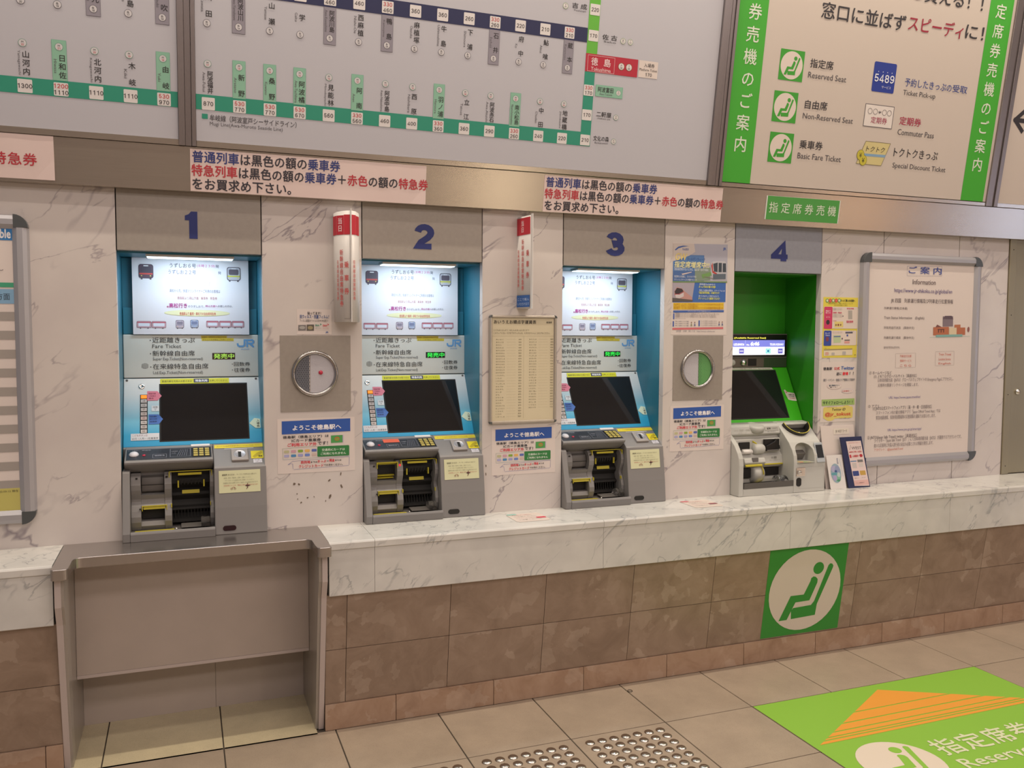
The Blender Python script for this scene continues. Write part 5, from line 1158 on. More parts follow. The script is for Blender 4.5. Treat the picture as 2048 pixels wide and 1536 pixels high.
    B(slope_box(C1, C2, 0.2425, 0.3085, 0.020, 0.093, 0.0, 0.0016), 'keypad_plate', M['black'], con)
    for a in range(4):
        for b_ in range(3):
            B(slope_box(C1, C2, 0.2475+0.0205*b_, 0.2630+0.0205*b_, 0.0250+0.0170*a, 0.0365+0.0170*a, 0.0016, 0.004), 'key', plain('key_gold', 'B9A95A', 0.4) if (i, a, b_) == (0, 0, 0) else bpy.data.materials['key_gold'], con, 0.0008)
    p = PP(slope_frame(0, C1, C2, 0.0018))
    W_ = 'A4A6B0'
    p.t('カード取出し', 0.020, -0.028, 0.060, -0.021, W_); p.t('呼出中', 0.068, -0.030, 0.098, -0.021, W_)
    if red_display: p.rect(0.0985, -0.014, 0.165, -0.045, 'DC6244', 1)
    else:
        for k in range(3): p.t(('0', '1', '6')[k], 0.112+0.012*k, -0.038, 0.118+0.012*k, -0.022, '3C3F48')
    p.box(0.106, -0.060, 0.153, -0.088, 0.0008, W_); p.t('確認取消', 0.112, -0.078, 0.146, -0.067, W_)
    p.box(0.166, -0.022, 0.2365, -0.086, 0.0008, W_); p.t('お客様番号', 0.171, -0.047, 0.193, -0.040, W_); p.t('入力', 0.171, -0.062, 0.185, -0.054, W_)
    for k in range(5): p.line([(0.190+0.008*k, -0.080), (0.203+0.006*k, -0.030)], 0.0007, W_)
    p.put('console_print', con)
    # right block top: tape, card slot, stickers
    D1, D2 = (0.103, 1.056), (0.004, 0.988)
    rb = [o for o in r.children if o.name.startswith('right_block')][0]
    p = PP(slope_frame(0, D1, D2, 0.0010))
    p.rect(0.3235, -0.001, 0.503, -0.0205, 'DCCB30', 1); p.t('カードでの証明写真機利用はこちらをご利用ください', 0.333, -0.0145, 0.495, -0.0065, '9A7A30', l=2)
    p.rect(0.3600, -0.0235, 0.468, -0.0275, 'C6C6CA', 1)
    p.rect(0.4560, -0.0430, 0.5015, -0.0860, 'E0D020', 1); p.poly([(0.460, -0.076), (0.478, -0.056), (0.496, -0.045), (0.500, -0.056), (0.482, -0.074), (0.468, -0.082)], 'B8A61C', 2); p.t('硬貨', 0.483, -0.079, 0.498, -0.070, '5A5010', b=0.03)
    p.rect(0.4630, -0.0895, 0.4950, -0.1110, 'D2D0D6', 1); p.t('領収書', 0.466, -0.098, 0.486, -0.0925, '6A6470', l=2); p.t('が必要な方', 0.466, -0.108, 0.491, -0.1015, '6A6470', l=2)
    p.put('block_stickers', rb)
    p = PP(slope_frame(0, (0.15, 1.060), (0.103, 1.0562), 0.0010)); 
    B(MB().prism([(0.13, 1.0605), (0.109, 1.0625), (0.100, 1.0572), (0.100, 1.0550)], 0.2395, 0.3075, 'x'), 'key_label', M['white'], con, 0.0006)
    hs = B(slope_box(D1, D2, 0.383, 0.4455, 0.036, 0.100, -0.001, 0.010), 'card_slot_housing', plain('slot_housing', '9A938F', 0.4) if i == 0 else bpy.data.materials['slot_housing'], rb, 0.003)
    B(MB().lathe([(0.0225, 0.0), (0.0225, 0.0105), (0.0205, 0.0110), (0.0195, 0.0104), (0.006, 0.0102), (0, 0.0102)], on_slope(D1, D2, 0.4142, 0.066, 0.0), (on_slope(D1, D2, 0, 0, 1)-on_slope(D1, D2, 0, 0, 0)), 26), 'slot_dish', M['alu'], hs)
    B(slope_box(D1, D2, 0.4085, 0.4195, 0.055, 0.084, 0.0095, 0.0118), 'card_slot', M['black_m'], hs)
    # notice sheet on the block front
    E1, E2 = (-0.002, 0.981), (-0.024, 0.834)
    ns = B(slope_box(E1, E2, 0.335, 0.485, 0.010, 0.094, 0.0008, 0.0013), 'notice_sheet', plain('pale_yellow_sheet', 'CFCFA8', 0.5) if i == 0 else bpy.data.materials['pale_yellow_sheet'], rb)
    p = PP(slope_frame(0, E1, E2, 0.0018))
    p.t('自転車', 0.347, -0.029, 0.364, -0.0225, '5A5648', b=0.02); p.t('（輪行袋収納）、サーフボードを持ち込む お客さまへ', 0.366, -0.0285, 0.472, -0.0230, '7A7664')
    for k, (s_, c_, x0, x1) in enumerate((('・自転車、専用の「輪行袋」に収納し、固定してください。', '8A8672', 0.350, 0.452), ('・サーフボードは専用の袋に収納してください。', '8A8672', 0.354, 0.462), ('混雑時は他のお客さまのご迷惑となる場合があります', '8A8672', 0.350, 0.476), ('収納状態によっては　乗車をお断りする場合があります', 'B4605A', 0.352, 0.476))):
        p.t(s_, x0, -(0.0405+0.0095*k), x1, -(0.0355+0.0095*k), c_)
    p.ring(0.380, -0.0795, 0.0040, 0.001, '7A4A3E', 2, 14); p.ring(0.392, -0.0795, 0.0040, 0.001, '7A4A3E', 2, 14); p.line([(0.380, -0.0795), (0.385, -0.073), (0.391, -0.074), (0.392, -0.0795)], 0.0012, '9A3A3A', 2)
    p.poly([(0.428, -0.0695), (0.437, -0.0655), (0.449, -0.0695), (0.437, -0.0735)], '3A2226', 2); p.line([(0.438, -0.061), (0.438, -0.078)], 0.0022, '5A2226', 2); p.line([(0.438, -0.074), (0.434, -0.083)], 0.0016, '5A2226', 2)
    p.put('sheet_print', ns)
    cap_ = [(0.346+0.0095+0.0095*math.cos(R(a)), 0.7575+0.0095*math.sin(R(a))) for a in range(90, 271, 20)] + [(0.3845+0.0095*math.cos(R(a)), 0.7575+0.0095*math.sin(R(a))) for a in range(-90, 91, 20)]
    B(MB().prism(cap_, -0.0345, -0.028, 'y'), 'sensor_window', plain('dark_red_window', '2A1016', 0.12) if i == 0 else (bpy.data.materials['dark_red_window'] if i == 0 else M['black']), rb)
    # left cheek and front sill
    B(MB().prism([(0.104, 0.985), (0.012, 0.985), (0.004, 0.978), (-0.052, 0.775), (-0.055, 0.765), (-0.050, z0), (0.104, z0)], 0.0025, 0.028, 'x'), 'left_cheek', M['gray'], None, 0.0025)
    sl = B(MB().prism([(-0.030, z0), (-0.050, z0), (-0.0555, 0.762), (-0.053, 0.769), (-0.046, 0.7705), (-0.040, 0.766), (-0.030, 0.766)], 0.0285, 0.3182, 'x'), 'front_sill', M['gray'], None, 0.0015)
    B(MB().prism([(0.104, z0), (-0.030, z0), (-0.030, 0.757), (0.104, 0.763)], 0.0285, 0.3182, 'x'), 'tray', M['gray_d'])
    B(MB().prism([(-0.029, 0.7575), (-0.029, 0.766), (0.012, 0.7615), (0.012, 0.7590)], 0.042, 0.176, 'x'), 'tray_tape', M['yellow'], sl)
    B(MB().lathe([(0.004, 0), (0.004, 0.008), (0.002, 0.011), (0, 0.0115)], (0.183, -0.028, 0.762), (0, 0, 1), 12), 'tray_pin', M['chrome'], sl)
    # note unit with two cheeks
    ch = cheek()
    nu = B(MB().prism(ch, 0.0290, 0.0630, 'x', False), 'slot_cheek', M['gray'], None, 0.0012)
    B(MB().prism(ch, 0.1440, 0.1690, 'x', False), 'slot_cheek', M['gray'], None, 0.0012)
    B(MB().prism(ch, 0.3040, 0.3175, 'x', False), 'slot_cheek', M['gray'], None, 0.0012)
    mid = [(0.105, 0.975), (0.072, 0.972), (0.074, 0.905), (0.070, 0.893), (0.032, 0.889), (0.042, 0.872), (0.040, 0.862), (0.028, 0.850), (0.026, 0.838), (0.080, 0.834), (0.080, 0.797), (0.030, 0.792), (0.022, 0.776), (0.034, 0.760), (0.105, 0.760)]
    B(MB().prism(mid, 0.0632, 0.1438, 'x'), 'slot_back', M['gray'], None)
    if open_slot:
        B(MB().box(0.067, 0.140, 0.060, 0.0735, 0.908, 0.950), 'slot_mouth', M['black_m'], nu)
        B(MB().prism([(0.0735, 0.915), (0.046, 0.912), (0.046, 0.909), (0.0735, 0.9115)], 0.069, 0.138, 'x'), 'slot_tongue', M['yellow'], nu)
        B(MB().prism([(0.0735, 0.909), (0.050, 0.9005), (0.050, 0.898), (0.0735, 0.905)], 0.067, 0.135, 'x'), 'slot_label', M['yellow'], nu)
        mm = MB().box(0.060, 0.147, 0.016, 0.024, 0.966, 0.969).box(0.060, 0.063, 0.016, 0.026, 0.944, 0.966).box(0.144, 0.147, 0.016, 0.026, 0.944, 0.966).prism([(0.028, 0.965), (0.045, 0.958), (0.045, 0.955), (0.028, 0.962)], 0.064, 0.143, 'x')
        B(mm, 'slot_trim', M['yellow'], nu); B(MB().lathe([(0.005, 0), (0.004, 0.002), (0, 0.0025)], (0.1565, 0.0235, 0.9535), (0, -1, 0.3), 12), 'slot_lamp', M['led_red'], nu)
    else:
        B(MB().prism([(0.0735, 0.958), (0.050, 0.952), (0.042, 0.925), (0.050, 0.900), (0.0735, 0.895)], 0.0655, 0.1415, 'x', True), 'slot_shutter', M['gray_d'], nu, 0.001)
        B(MB().box(0.0655, 0.1415, 0.0405, 0.0440, 0.9245, 0.9265), 'shutter_seam', M['black_m'], nu)
        B(MB().box(0.148, 0.156, 0.0185, 0.0235, 0.9535, 0.9585), 'slot_lens', M['black'], nu)
    B(MB().box(0.046, 0.053, 0.019, 0.024, 0.9520, 0.9565), 'slot_lens', M['black'], nu)
    B(MB().box(0.0655, 0.1415, 0.050, 0.0798, 0.7975, 0.8335), 'lower_mouth', M['black_m'], nu)
    mm = MB().box(0.066, 0.152, 0.020, 0.028, 0.8480, 0.8505).box(0.066, 0.0685, 0.016, 0.026, 0.833, 0.848).box(0.1495, 0.152, 0.016, 0.026, 0.833, 0.848).prism([(0.0235, 0.8465), (0.0215, 0.8375), (0.0245, 0.8375), (0.0265, 0.8465)], 0.0715, 0.1465, 'x')
    B(mm, 'lower_slot_trim', M['yellow'], nu); B(MB().box(0.057, 0.0625, 0.013, 0.0185, 0.8385, 0.8430), 'slot_lens', M['black'], nu)
    # black banknote and ticket unit
    bu = B(MB().prism([(0.103, 0.970), (0.056, 0.969), (0.066, 0.952), (0.058, 0.940), (0.058, 0.922), (0.078, 0.908), (0.086, 0.898), (0.070, 0.886), (0.066, 0.876), (0.082, 0.856), (0.074, 0.836), (0.060, 0.830), (0.058, 0.822), (0.080, 0.806), (0.070, 0.790), (0.054, 0.776), (0.103, 0.772)], 0.1692, 0.3038, 'x'), 'ticket_unit', M['black_m'], None, 0.001)
    mm = MB()
    for k in range(7): mm.box(0.200+0.0125*k, 0.203+0.0125*k, 0.052, 0.060, 0.918, 0.932)
    for k in range(11): mm.box(0.178+0.0115*k, 0.180+0.0115*k, 0.060, 0.078, 0.790, 0.822)
    tag(B(mm, 'guide_ribs', M['black_m'], bu), kind='stuff')
    B(MB().box(0.1895, 0.1945, 0.048, 0.056, 0.908, 0.934).box(0.2805, 0.2855, 0.048, 0.056, 0.908, 0.934), 'ticket_guide', M['yellow'], bu)
    B(MB().prism([(0.064, 0.895), (0.061, 0.882), (0.063, 0.882), (0.066, 0.895)], 0.205, 0.267, 'x'), 'ticket_label', M['yellow'], bu)
    B(MB().box(0.192, 0.275, 0.038, 0.044, 0.9560, 0.9640), 'top_label', M['yellow'], bu)
    B(MB().box(0.1600, 0.3120, 0.0395, 0.0455, 0.9695, 0.9720).box(0.1600, 0.1625, 0.0215, 0.0400, 0.9520, 0.9715).box(0.3095, 0.3120, 0.0215, 0.0400, 0.9520, 0.9715).box(0.1660, 0.1693, 0.0175, 0.028, 0.8400, 0.8530).box(0.3037, 0.3062, 0.0175, 0.028, 0.8400, 0.8530), 'unit_trim', M['yellow'], bu)
    mm = MB().prism([(0.01+0.030*math.cos(R(a)), 0.770+0.030*math.sin(R(a))) for a in range(0, 181, 20)], 0.2700, 0.3020, 'x')
    B(mm, 'coin_flap', M['clear'], bu)
    B(MB().prism([(0.0, 0.764), (0.0, 0.7675), (0.05, 0.772), (0.05, 0.768)], 0.20, 0.302, 'x'), 'coin_dish', M['gray_d'], bu, 0.001)
    return r
ticket_machine(0, 'leftmost fare ticket machine with plain black screen, in bay 1 above the knee recess', False, False, False)
ticket_machine(1, 'fare ticket machine in bay 2, orange console display lit and upper slot open', True, True, True)
ticket_machine(2, 'fare ticket machine in bay 3, third from the left, dark screen and closed upper slot', False, False, True)

# announcement posters standing above the fare panels
def train_front(p, x, y, s_, body, band, face):
    """small round-cornered train front, s_ = width in metres, centred; printed picture"""
    p.rrect(x-s_/2, y-s_*0.52, x+s_/2, y+s_*0.52, s_*0.18, '4A4250', 2); p.rrect(x-s_*0.45, y-s_*0.47, x+s_*0.45, y+s_*0.47, s_*0.15, body, 3)
    p.rrect(x-s_*0.36, y-s_*0.08, x+s_*0.36, y+s_*0.34, s_*0.10, face, 4); p.rect(x-s_*0.45, y-s_*0.13, x+s_*0.45, y-s_*0.24, band, 4)
    for k in (-1, 1): p.ell(x+k*s_*0.30, y-s_*0.33, s_*0.05, s_*0.04, 'E6D060', 5, 8); p.rect(x+k*s_*0.3-s_*0.06, y-s_*0.52, x+k*s_*0.3+s_*0.06, y-s_*0.60, '5A5660', 2)
    p.rect(x-s_*0.16, y+s_*0.36, x+s_*0.16, y+s_*0.43, 'E0E0E6', 5)
def rail_cars(p, x0, x1, y0, y1, n):
    w_ = (x1-x0)/n
    for k in range(n):
        a, b = x0+k*w_, x0+(k+1)*w_-0.001
        p.rrect(a, y0, b, y1, 0.005, '8A6A7A', 2); p.rrect(a+0.0015, y0+0.0015, b-0.0015, y1-0.0015, 0.004, 'C6A0AC', 3); p.rect(a+0.002, y1-0.003, b-0.002, y1-0.006, 'B84A60', 4)
        p.rrect(a+0.006, y0+0.006, b-0.006, y1-0.008, 0.003, 'D9E2F0', 4)
        for q in (0.25, 0.75): p.ell(a+w_*q, y0-0.0015, 0.0026, 0.0026, '6A6470', 1, 8)
for i in range(3):
    ox = MX[i]; x0, x1, za, zb = ox+0.039, ox+0.469, 1.4830, 1.7790
    r = empty('announcement_poster', ((x0+x1)/2, 0.236, za), ('lamp-lit white announcement poster with trains in the leftmost blue recess', 'lamp-lit white announcement poster with trains, right of the curled flag sign', 'lamp-lit white announcement poster partly hidden by the marble beside the promotion poster')[i], 'poster', 'lamp-lit announcement posters')
    MB().box(x0, x1, 0.236, 0.2385, za, zb).build('sheet', plain('white_card', 'DEDEE6', 0.45) if i == 0 else bpy.data.materials['white_card'], r)
    p = Print((x0, 0.236, zb), (1, 0, 0), (0, 0, 1), size=(0.430, 0.296), tl=(232, 480), tr=(1080, 505), bl=(240, 1048))
    c1, c2 = '4A4A62', 'B05A8A'
    def tt(s_, a, y, b, h, c, bd=0.01): p.t(s_, a, y, b, y-h, c, b=bd)
    tt('うずしお６号', 500, 556, 690, 28, c1); tt('(８時２３分)', 698, 557, 830, 22, 'C85AA0'); tt('発', 834, 560, 860, 24, c1)
    tt('うずしお２２号', 490, 603, 690, 26, '7A7A96'); tt('発', 852, 608, 876, 22, '7A7A96'); tt('岡山行きです', 600, 695, 800, 34, 'D8C6D8', 0.0)
    tt('高松から先、快速マリンライナーご利用のお客様は', 500, 740, 868, 14, '8A8AA2', 0.0); tt('徳島駅より岡山方面　乗車券　特急券', 555, 794, 845, 14, 'C08A8A', 0.0)
    tt('※', 478, 855, 492, 14, 'B04A80'); tt('高松行き', 495, 856, 625, 32, 'B04A90', 0.02); tt('のうずしおで、', 632, 856, 750, 14, '6A6A86', 0.0); tt('岡山方面へ', 760, 856, 850, 14, 'B04A90'); tt('お越しの方は、', 852, 858, 960, 14, c1, 0.0)
    p.ell(700, 900, 0.122, 0.0125, 'DDDDA0', 1); p.ell(700, 900, 0.1195, 0.0108, 'E2E2BA', 2); tt('徳島駅より着席・高松での自由席特急券', 570, 913, 836, 16, 'C8504A', 0.01)
    (ax, ay), (bx2, by2), (cx2, cy2), (dx2, dy2) = p.m(332, 583), p.m(970, 605), p.m(572, 980), p.m(678, 980)
    (e0, f0), (e1, f1), (g0, h0), (g1, h1) = p.m(265, 1000), p.m(475, 952), p.m(765, 1008), p.m(1050, 962)
    for fn, a_ in ((train_front, (ax, ay, 0.053, '5A4656', 'C8504A', '4A4250')), (train_front, (bx2, by2, 0.052, 'B9BAC6', 'C6C44A', '5A5260')), (train_front, (cx2, cy2, 0.030, 'C2B6C6', 'B0A6BA', '8A8496')), (train_front, (dx2, dy2, 0.030, 'A6B6D6', '9AA6C6', '7A84A6')),
                   (rail_cars, (e0, e1, f0, f0+0.026, 2)), (rail_cars, (g0, g1, h0, h0+0.026, 3))):
        q = Print((x0, 0.236, zb), (1, 0, 0), (0, 0, 1)); fn(q, *a_); q.put('printed_train', r)
    p.put('printed_text', r)

# ================================================================= RESERVED SEAT MACHINE (bay 4)
ox = MX[3]; z0 = ZC+0.0006
r4 = empty('reserved_seat_machine', (ox, 0, z0), 'light grey and green reserved seat ticket machine in bay 4, farthest to the right', 'ticket machine', 'fare ticket machines')
def B4(mb, name, mat, par=None, bevel=0.0, **k):
    mb.v = [(x+ox, y, z) for x, y, z in mb.v]; return mb.build(name, mat, par or r4, bevel, **k)
def P4(pr): pr.O = pr.O + Vector((ox, 0, 0)); return pr
m = MB(); m.box(-0.008, 0.0, 0.0375, 0.30, z0, 1.785).box(MW, MW+0.008, 0.0375, 0.30, z0, 1.785).box(-0.008, MW+0.008, 0.265, 0.31, z0, 1.785).box(-0.008, MW+0.008, 0.0405, 0.265, 1.7795, 1.7855)
B4(m, 'recess_lining', M['liner_g'])
dp = B4(MB().box(0.004, 0.4985, 0.238, 0.262, 1.372, 1.494), 'display_housing', M['gray_d'], None, 0.002)
B4(MB().box(0.008, 0.4950, 0.2365, 0.2385, 1.378, 1.489), 'display_glass', M['black'], dp)
p = P4(Print((0, 0.2365, 0), (1, 0, 0), (0, 0, 1)))
p.rect(0.02, 1.428, 0.482, 1.462, '7A80D8', 1); p.poly([(0.02, 1.428), (0.482, 1.428), (0.482, 1.390), (0.479, 1.387), (0.02, 1.387)], 'F2F2F8', 1)
p.t('TOKUSHIMA (Available Reserved Seat)', 0.06, 1.4665, 0.365, 1.4775, 'E6E25A', b=0.03); p.rect(0.0, 1.4, 0.0, 1.4, 'FFFFFF')
p.t('UZUSHIO6', 0.170, 1.434, 0.233, 1.446, 'F6F6FF', b=0.04, sh=0.12); p.t('No.', 0.247, 1.434, 0.266, 1.443, 'F6F6FF', b=0.04, sh=0.12); p.t('6:46', 0.270, 1.433, 0.325, 1.454, 'F6F6FF', b=0.06, sh=0.12); p.t('TSURUGISAN1', 0.388, 1.434, 0.472, 1.446, 'F6F6FF', b=0.03, sh=0.12); p.rect(0.240, 1.430, 0.2415, 1.462, 'C8CCF6', 2)
for xa in (0.204, 0.441): p.rect(xa, 1.394, xa+0.029, 1.419, '6A68C0', 2); p.rect(xa+0.004, 1.4045, xa+0.025, 1.4085, 'F2F2F8', 3)
p.rect(0.365, 1.394, 0.395, 1.419, '7AE0D0', 2); p.ell(0.380, 1.4065, 0.011, 0.0105, 'BFF0EA', 3); p.ell(0.380, 1.4065, 0.0075, 0.0072, '3A8AAA', 4)
p.put('lit_display', dp, M['glowprint'])
cm = B4(MB().box(0.004, 0.4985, 0.240, 0.262, 1.3235, 1.3715), 'camera_strip', plain('camera_strip_glass', '3C4A38', 0.12))
B4(MB().box(0.15, 0.358, 0.2392, 0.2405, 1.326, 1.3705), 'camera_window', plain('camera_bay', '5E5850', 0.2), cm)
B4(MB().lathe([(0.017, 0), (0.015, 0.008), (0.009, 0.013), (0, 0.015)], (0.232, 0.2392, 1.348), (0, -1, 0), 20), 'camera_dome', M['chrome'], cm)
B4(MB().box(0.262, 0.312, 0.2370, 0.2392, 1.3315, 1.3680), 'sensor', M['black_m'], cm, 0.002)
B4(MB().lathe([(0.016, 0), (0.014, 0.004), (0, 0.006)], (0.170, 0.2392, 1.349), (0, -1, 0), 20), 'motion_lens', M['gray_l'], cm)
G1, G2 = (0.238, 1.3225), (0.104, 1.062)
tp = B4(slope_box(G1, G2, 0.004, 0.4985, 0.0, 0.293, -0.012, 0.0), 'touch_panel', M['green'], None, 0.002)
B4(slope_box(G1, G2, 0.072, 0.4240, 0.014, 0.278, -0.002, 0.0004), 'screen_bezel', M['black_m'], tp)
B4(slope_box(G1, G2, 0.078, 0.4190, 0.020, 0.272, 0.0, 0.0008), 'screen', M['screen'], tp)
p = P4(slope_frame(0, G1, G2, 0.0010))
p.poly([(0.01, 0.0), (0.404, -0.001), (0.412, -0.0125), (0.01, -0.0125)], 'C6C6B8', 1); p.t('タッチパネルの画面に触れてご利用ください　Please touch the screen', 0.16, -0.0105, 0.392, -0.003, '6A6A60', l=2)
pts = [(0.437, -0.128), (0.445, -0.125), (0.455, -0.138), (0.497, -0.146), (0.503, -0.156), (0.4975, -0.189), (0.470, -0.186), (0.448, -0.180), (0.443, -0.160)]
p.poly([(min(x, 0.4975), y) for x, y in pts], 'D5CCC4', 1); p.ell(0.449, -0.140, 0.004, 0.004, 'C8606A', 2, 10)
for k, c_ in enumerate(('5A545A', '4A5A6A', 'B85A60')): p.t(('有効期限をご確認', 'のうえご利用', 'ください'), 0, 0, 0, 0, c_) if False else p.t(('有効期限をご確認', 'のうえご利用く', 'ださい受付中')[k], 0.458, -(0.158+0.010*k), 0.493, -(0.150+0.010*k), c_, b=0.02, l=2)
p.put('panel_stickers', tp)
# lower body
prof = [(0.27, z0), (0.27, 1.062), (0.104, 1.062), (0.070, 1.058), (-0.024, 0.972), (-0.050, 0.938), (-0.062, 0.912), (-0.066, 0.880), (-0.066, z0)]
B4(MB().prism([(0.27, z0), (0.27, 1.062), (0.106, 1.062), (0.106, z0)], 0.004, 0.3138, 'x'), 'cabinet', M['gray_l'])
rb = B4(MB().prism(prof, 0.314, 0.4985, 'x'), 'right_block', M['gray_l'])
def carve(o, mb):
    """subtract a closed solid (machine 4 local x) from o and keep the result as plain mesh"""
    mb.v = [(x+ox, y, z) for x, y, z in mb.v]; c = mb.build('c', M['gray_l'], r4); bm_fix(c)
    md = o.modifiers.new('b', 'BOOLEAN'); md.object = c; md.operation = 'DIFFERENCE'; md.solver = 'EXACT'
    dg = bpy.context.evaluated_depsgraph_get(); me = bpy.data.meshes.new_from_object(o.evaluated_get(dg)); o.modifiers.clear(); o.data = me
    cm_ = c.data; bpy.data.objects.remove(c); bpy.data.meshes.remove(cm_)
def bm_fix(o):
    import bmesh
    b = bmesh.new(); b.from_mesh(o.data); bmesh.ops.recalc_face_normals(b, faces=b.faces); b.to_mesh(o.data); b.free()
B4(MB().prism([(0.107, z0), (0.107, 1.020), (0.035, 1.015), (0.010, 0.998), (-0.024, 0.972), (-0.050, 0.938), (-0.062, 0.912), (-0.066, 0.880), (-0.066, z0)], 0.002, 0.027, 'x'), 'left_cheek', M['gray_l'], None, 0.003)
ls = B4(MB().prism([(0.14, 1.062), (0.104, 1.062), (0.062, 1.056), (0.050, 1.046), (0.040, 1.012), (0.052, 1.002), (0.14, 1.000)], 0.0275, 0.3135, 'x'), 'upper_lip', M['gray_l'], None, 0.003)
L1, L2 = (0.104, 1.0622), (0.062, 1.0562)
B4(slope_box(L1, L2, 0.045, 0.158, 0.006, 0.024, -0.001, 0.0012), 'plate_label', plain('grey_label', '8E8B86', 0.4), ls); B4(slope_box(L1, L2, 0.176, 0.304, 0.006, 0.024, -0.001, 0.0012), 'plate_label', bpy.data.materials['grey_label'], ls)
p = P4(slope_frame(0, (0.050, 1.046), (0.040, 1.012), 0.0012)); p.t('カード・領収書・一件明細', 0.050, -0.020, 0.138, -0.010, 'A5A098'); p.t('ICカード', 0.07, -0.032, 0.118, -0.025, 'A5A098'); p.rect(0.226, -0.004, 0.305, -0.022, 'ABA9A2', 1); p.t('紙幣', 0.238, -0.017, 0.260, -0.007, '4A4844', b=0.03, l=2); p.t('1000円', 0.266, -0.017, 0.298, -0.007, '7A7874', l=2); p.t('挿入取出口', 0.238, -0.030, 0.285, -0.024, '8A8884'); p.put('lip_lettering', ls)
B4(MB().lathe([(0.044, 0), (0.046, 0.020), (0.042, 0.028), (0.03, 0.030), (0, 0.031)], (0.182, 0.070, 1.026), (0, -0.25, 1), 28), 'round_boss', M['gray_l'], ls)
# inner units
ib = B4(MB().prism([(0.106, 1.005), (0.060, 1.005), (0.055, 0.992), (0.040, 0.985), (0.036, 0.920), (0.022, 0.905), (0.016, 0.868), (0.030, 0.852), (0.048, 0.846), (0.050, 0.806), (0.030, 0.796), (0.032, 0.778), (0.106, 0.775)], 0.0275, 0.3135, 'x'), 'inner_unit', M['gray_l'], None, 0.0015)
B4(MB().box(0.070, 0.130, 0.030, 0.040, 0.930, 0.975), 'card_mouth', M['black_m'], ib, 0.002)
B4(MB().prism([(0.030+0.018*math.cos(R(a)), 0.930+0.012*math.sin(R(a))) for a in range(90, 271, 20)], 0.082, 0.135, 'x', True), 'card_lip', M['white'], ib)
B4(MB().lathe([(0.0, 0), (0.020, 0.001), (0.024, 0.008), (0.024, 0.052), (0.020, 0.060), (0, 0.061)], (0.146, 0.030, 0.940), (1, 0, 0), 24), 'rounded_cheek', M['gray_l'], ib)
B4(MB().prism([(0.035, 0.980), (0.006, 0.972), (0.006, 0.968), (0.035, 0.972)], 0.147, 0.152, 'x'), 'guide_mark', M['yellow'], ib)
nm_ = MB().box(0.211, 0.298, 0.026, 0.038, 0.928, 0.985); B4(nm_, 'note_mouth', M['black'], ib, 0.002)
B4(MB().prism([(0.214, 0.935), (0.214, 0.955), (0.262, 0.975), (0.270, 0.988), (0.284, 0.960), (0.292, 0.956), (0.296, 0.938)], 0.014, 0.028, 'y'), 'note_shutter', M['black'], ib, 0.002)
B4(MB().prism([(0.016, 0.936), (0.012, 0.934), (0.012, 0.931), (0.020, 0.932)], 0.218, 0.286, 'x'), 'note_edge', M['gray_d'], ib)
B4(MB().prism([(0.0225, 0.8745), (0.0145, 0.868), (0.0145, 0.863), (0.0225, 0.864)], 0.205, 0.312, 'x'), 'yellow_line', M['yellow'], ib)
p = P4(slope_frame(0, (0.022, 0.905), (0.016, 0.868), 0.0018)); p.t('大小硬貨', 0.248, -0.015, 0.278, -0.003, '6A6862', b=0.01); p.t('投入 100枚まで', 0.235, -0.024, 0.296, -0.018, '8A8880'); p.put('unit_lettering', ib)
B4(MB().box(0.207, 0.308, 0.040, 0.0505, 0.808, 0.845), 'lower_mouth', M['black_m'], ib)
lp = B4(MB().prism([(0.06, 0.905), (0.006, 0.900), (-0.004, 0.880), (0.012, 0.862), (0.06, 0.862)], 0.080, 0.200, 'x', False), 'left_shelf', M['gray_l'], ib, 0.004)
B4(MB().box(0.124, 0.156, -0.0035, 0.006, 0.883, 0.903), 'sensor_pad', M['gray_d'], ib, 0.001)
B4(MB().prism([(0.0, 0.872), (-0.006, 0.868), (-0.006, 0.862), (0.0, 0.862)], 0.083, 0.178, 'x'), 'guide_line', M['yellow'], ib)
B4(MB().box(0.086, 0.130, 0.018, 0.035, 0.805, 0.850), 'ticket_mouth', M['black_m'], ib, 0.002)
B4(MB().lathe([(0.0, 0), (0.032, 0.0), (0.044, 0.006), (0.046, 0.03), (0.044, 0.058), (0.036, 0.066), (0, 0.067)], (0.132, 0.034, 0.822), (1, 0.1, 0), 28), 'curved_cheek', M['gray_l'], ib)
cg = MB()
for k in range(10):
    a0, a1 = R(100+8*k), R(108+8*k); rr = 0.0470
    P0, P1_ = (0.034+rr*math.cos(a0), 0.822+rr*math.sin(a0)), (0.034+rr*math.cos(a1), 0.822+rr*math.sin(a1))
    cg.add([(0.176, *P0), (0.184, *P0), (0.186, *P1_), (0.178, *P1_)], [(0, 1, 2, 3), (3, 2, 1, 0)])
B4(cg, 'curved_mark', M['yellow'], ib)
B4(MB().prism([(0.106, z0), (-0.064, z0), (-0.066, 0.768), (-0.058, 0.769), (-0.056, 0.762), (0.106, 0.762)], 0.0275, 0.3135, 'x'), 'front_sill', M['gray_l'], None, 0.001)
B4(MB().box(0.031, 0.311, -0.056, 0.10, 0.7625, 0.768), 'tray_mat', M['black'])
B4(MB().prism([(-0.0665, 0.769), (-0.0665, 0.796), (-0.0645, 0.796), (-0.0645, 0.769)], 0.030, 0.3135, 'x'), 'tray_rail', plain('tray_rail', '55524E', 0.35))
B4(MB().prism([(-0.040, 0.7690), (0.01, 0.7690), (0.01, 0.7705), (-0.040, 0.7705)], 0.15, 0.235, 'x'), 'tray_tape', M['yellow'])
B4(MB().prism([(0.0+0.034*math.cos(R(a)), 0.775+0.036*math.sin(R(a))) for a in range(0, 181, 15)], 0.262, 0.3125, 'x', True), 'coin_flap', M['clear'])
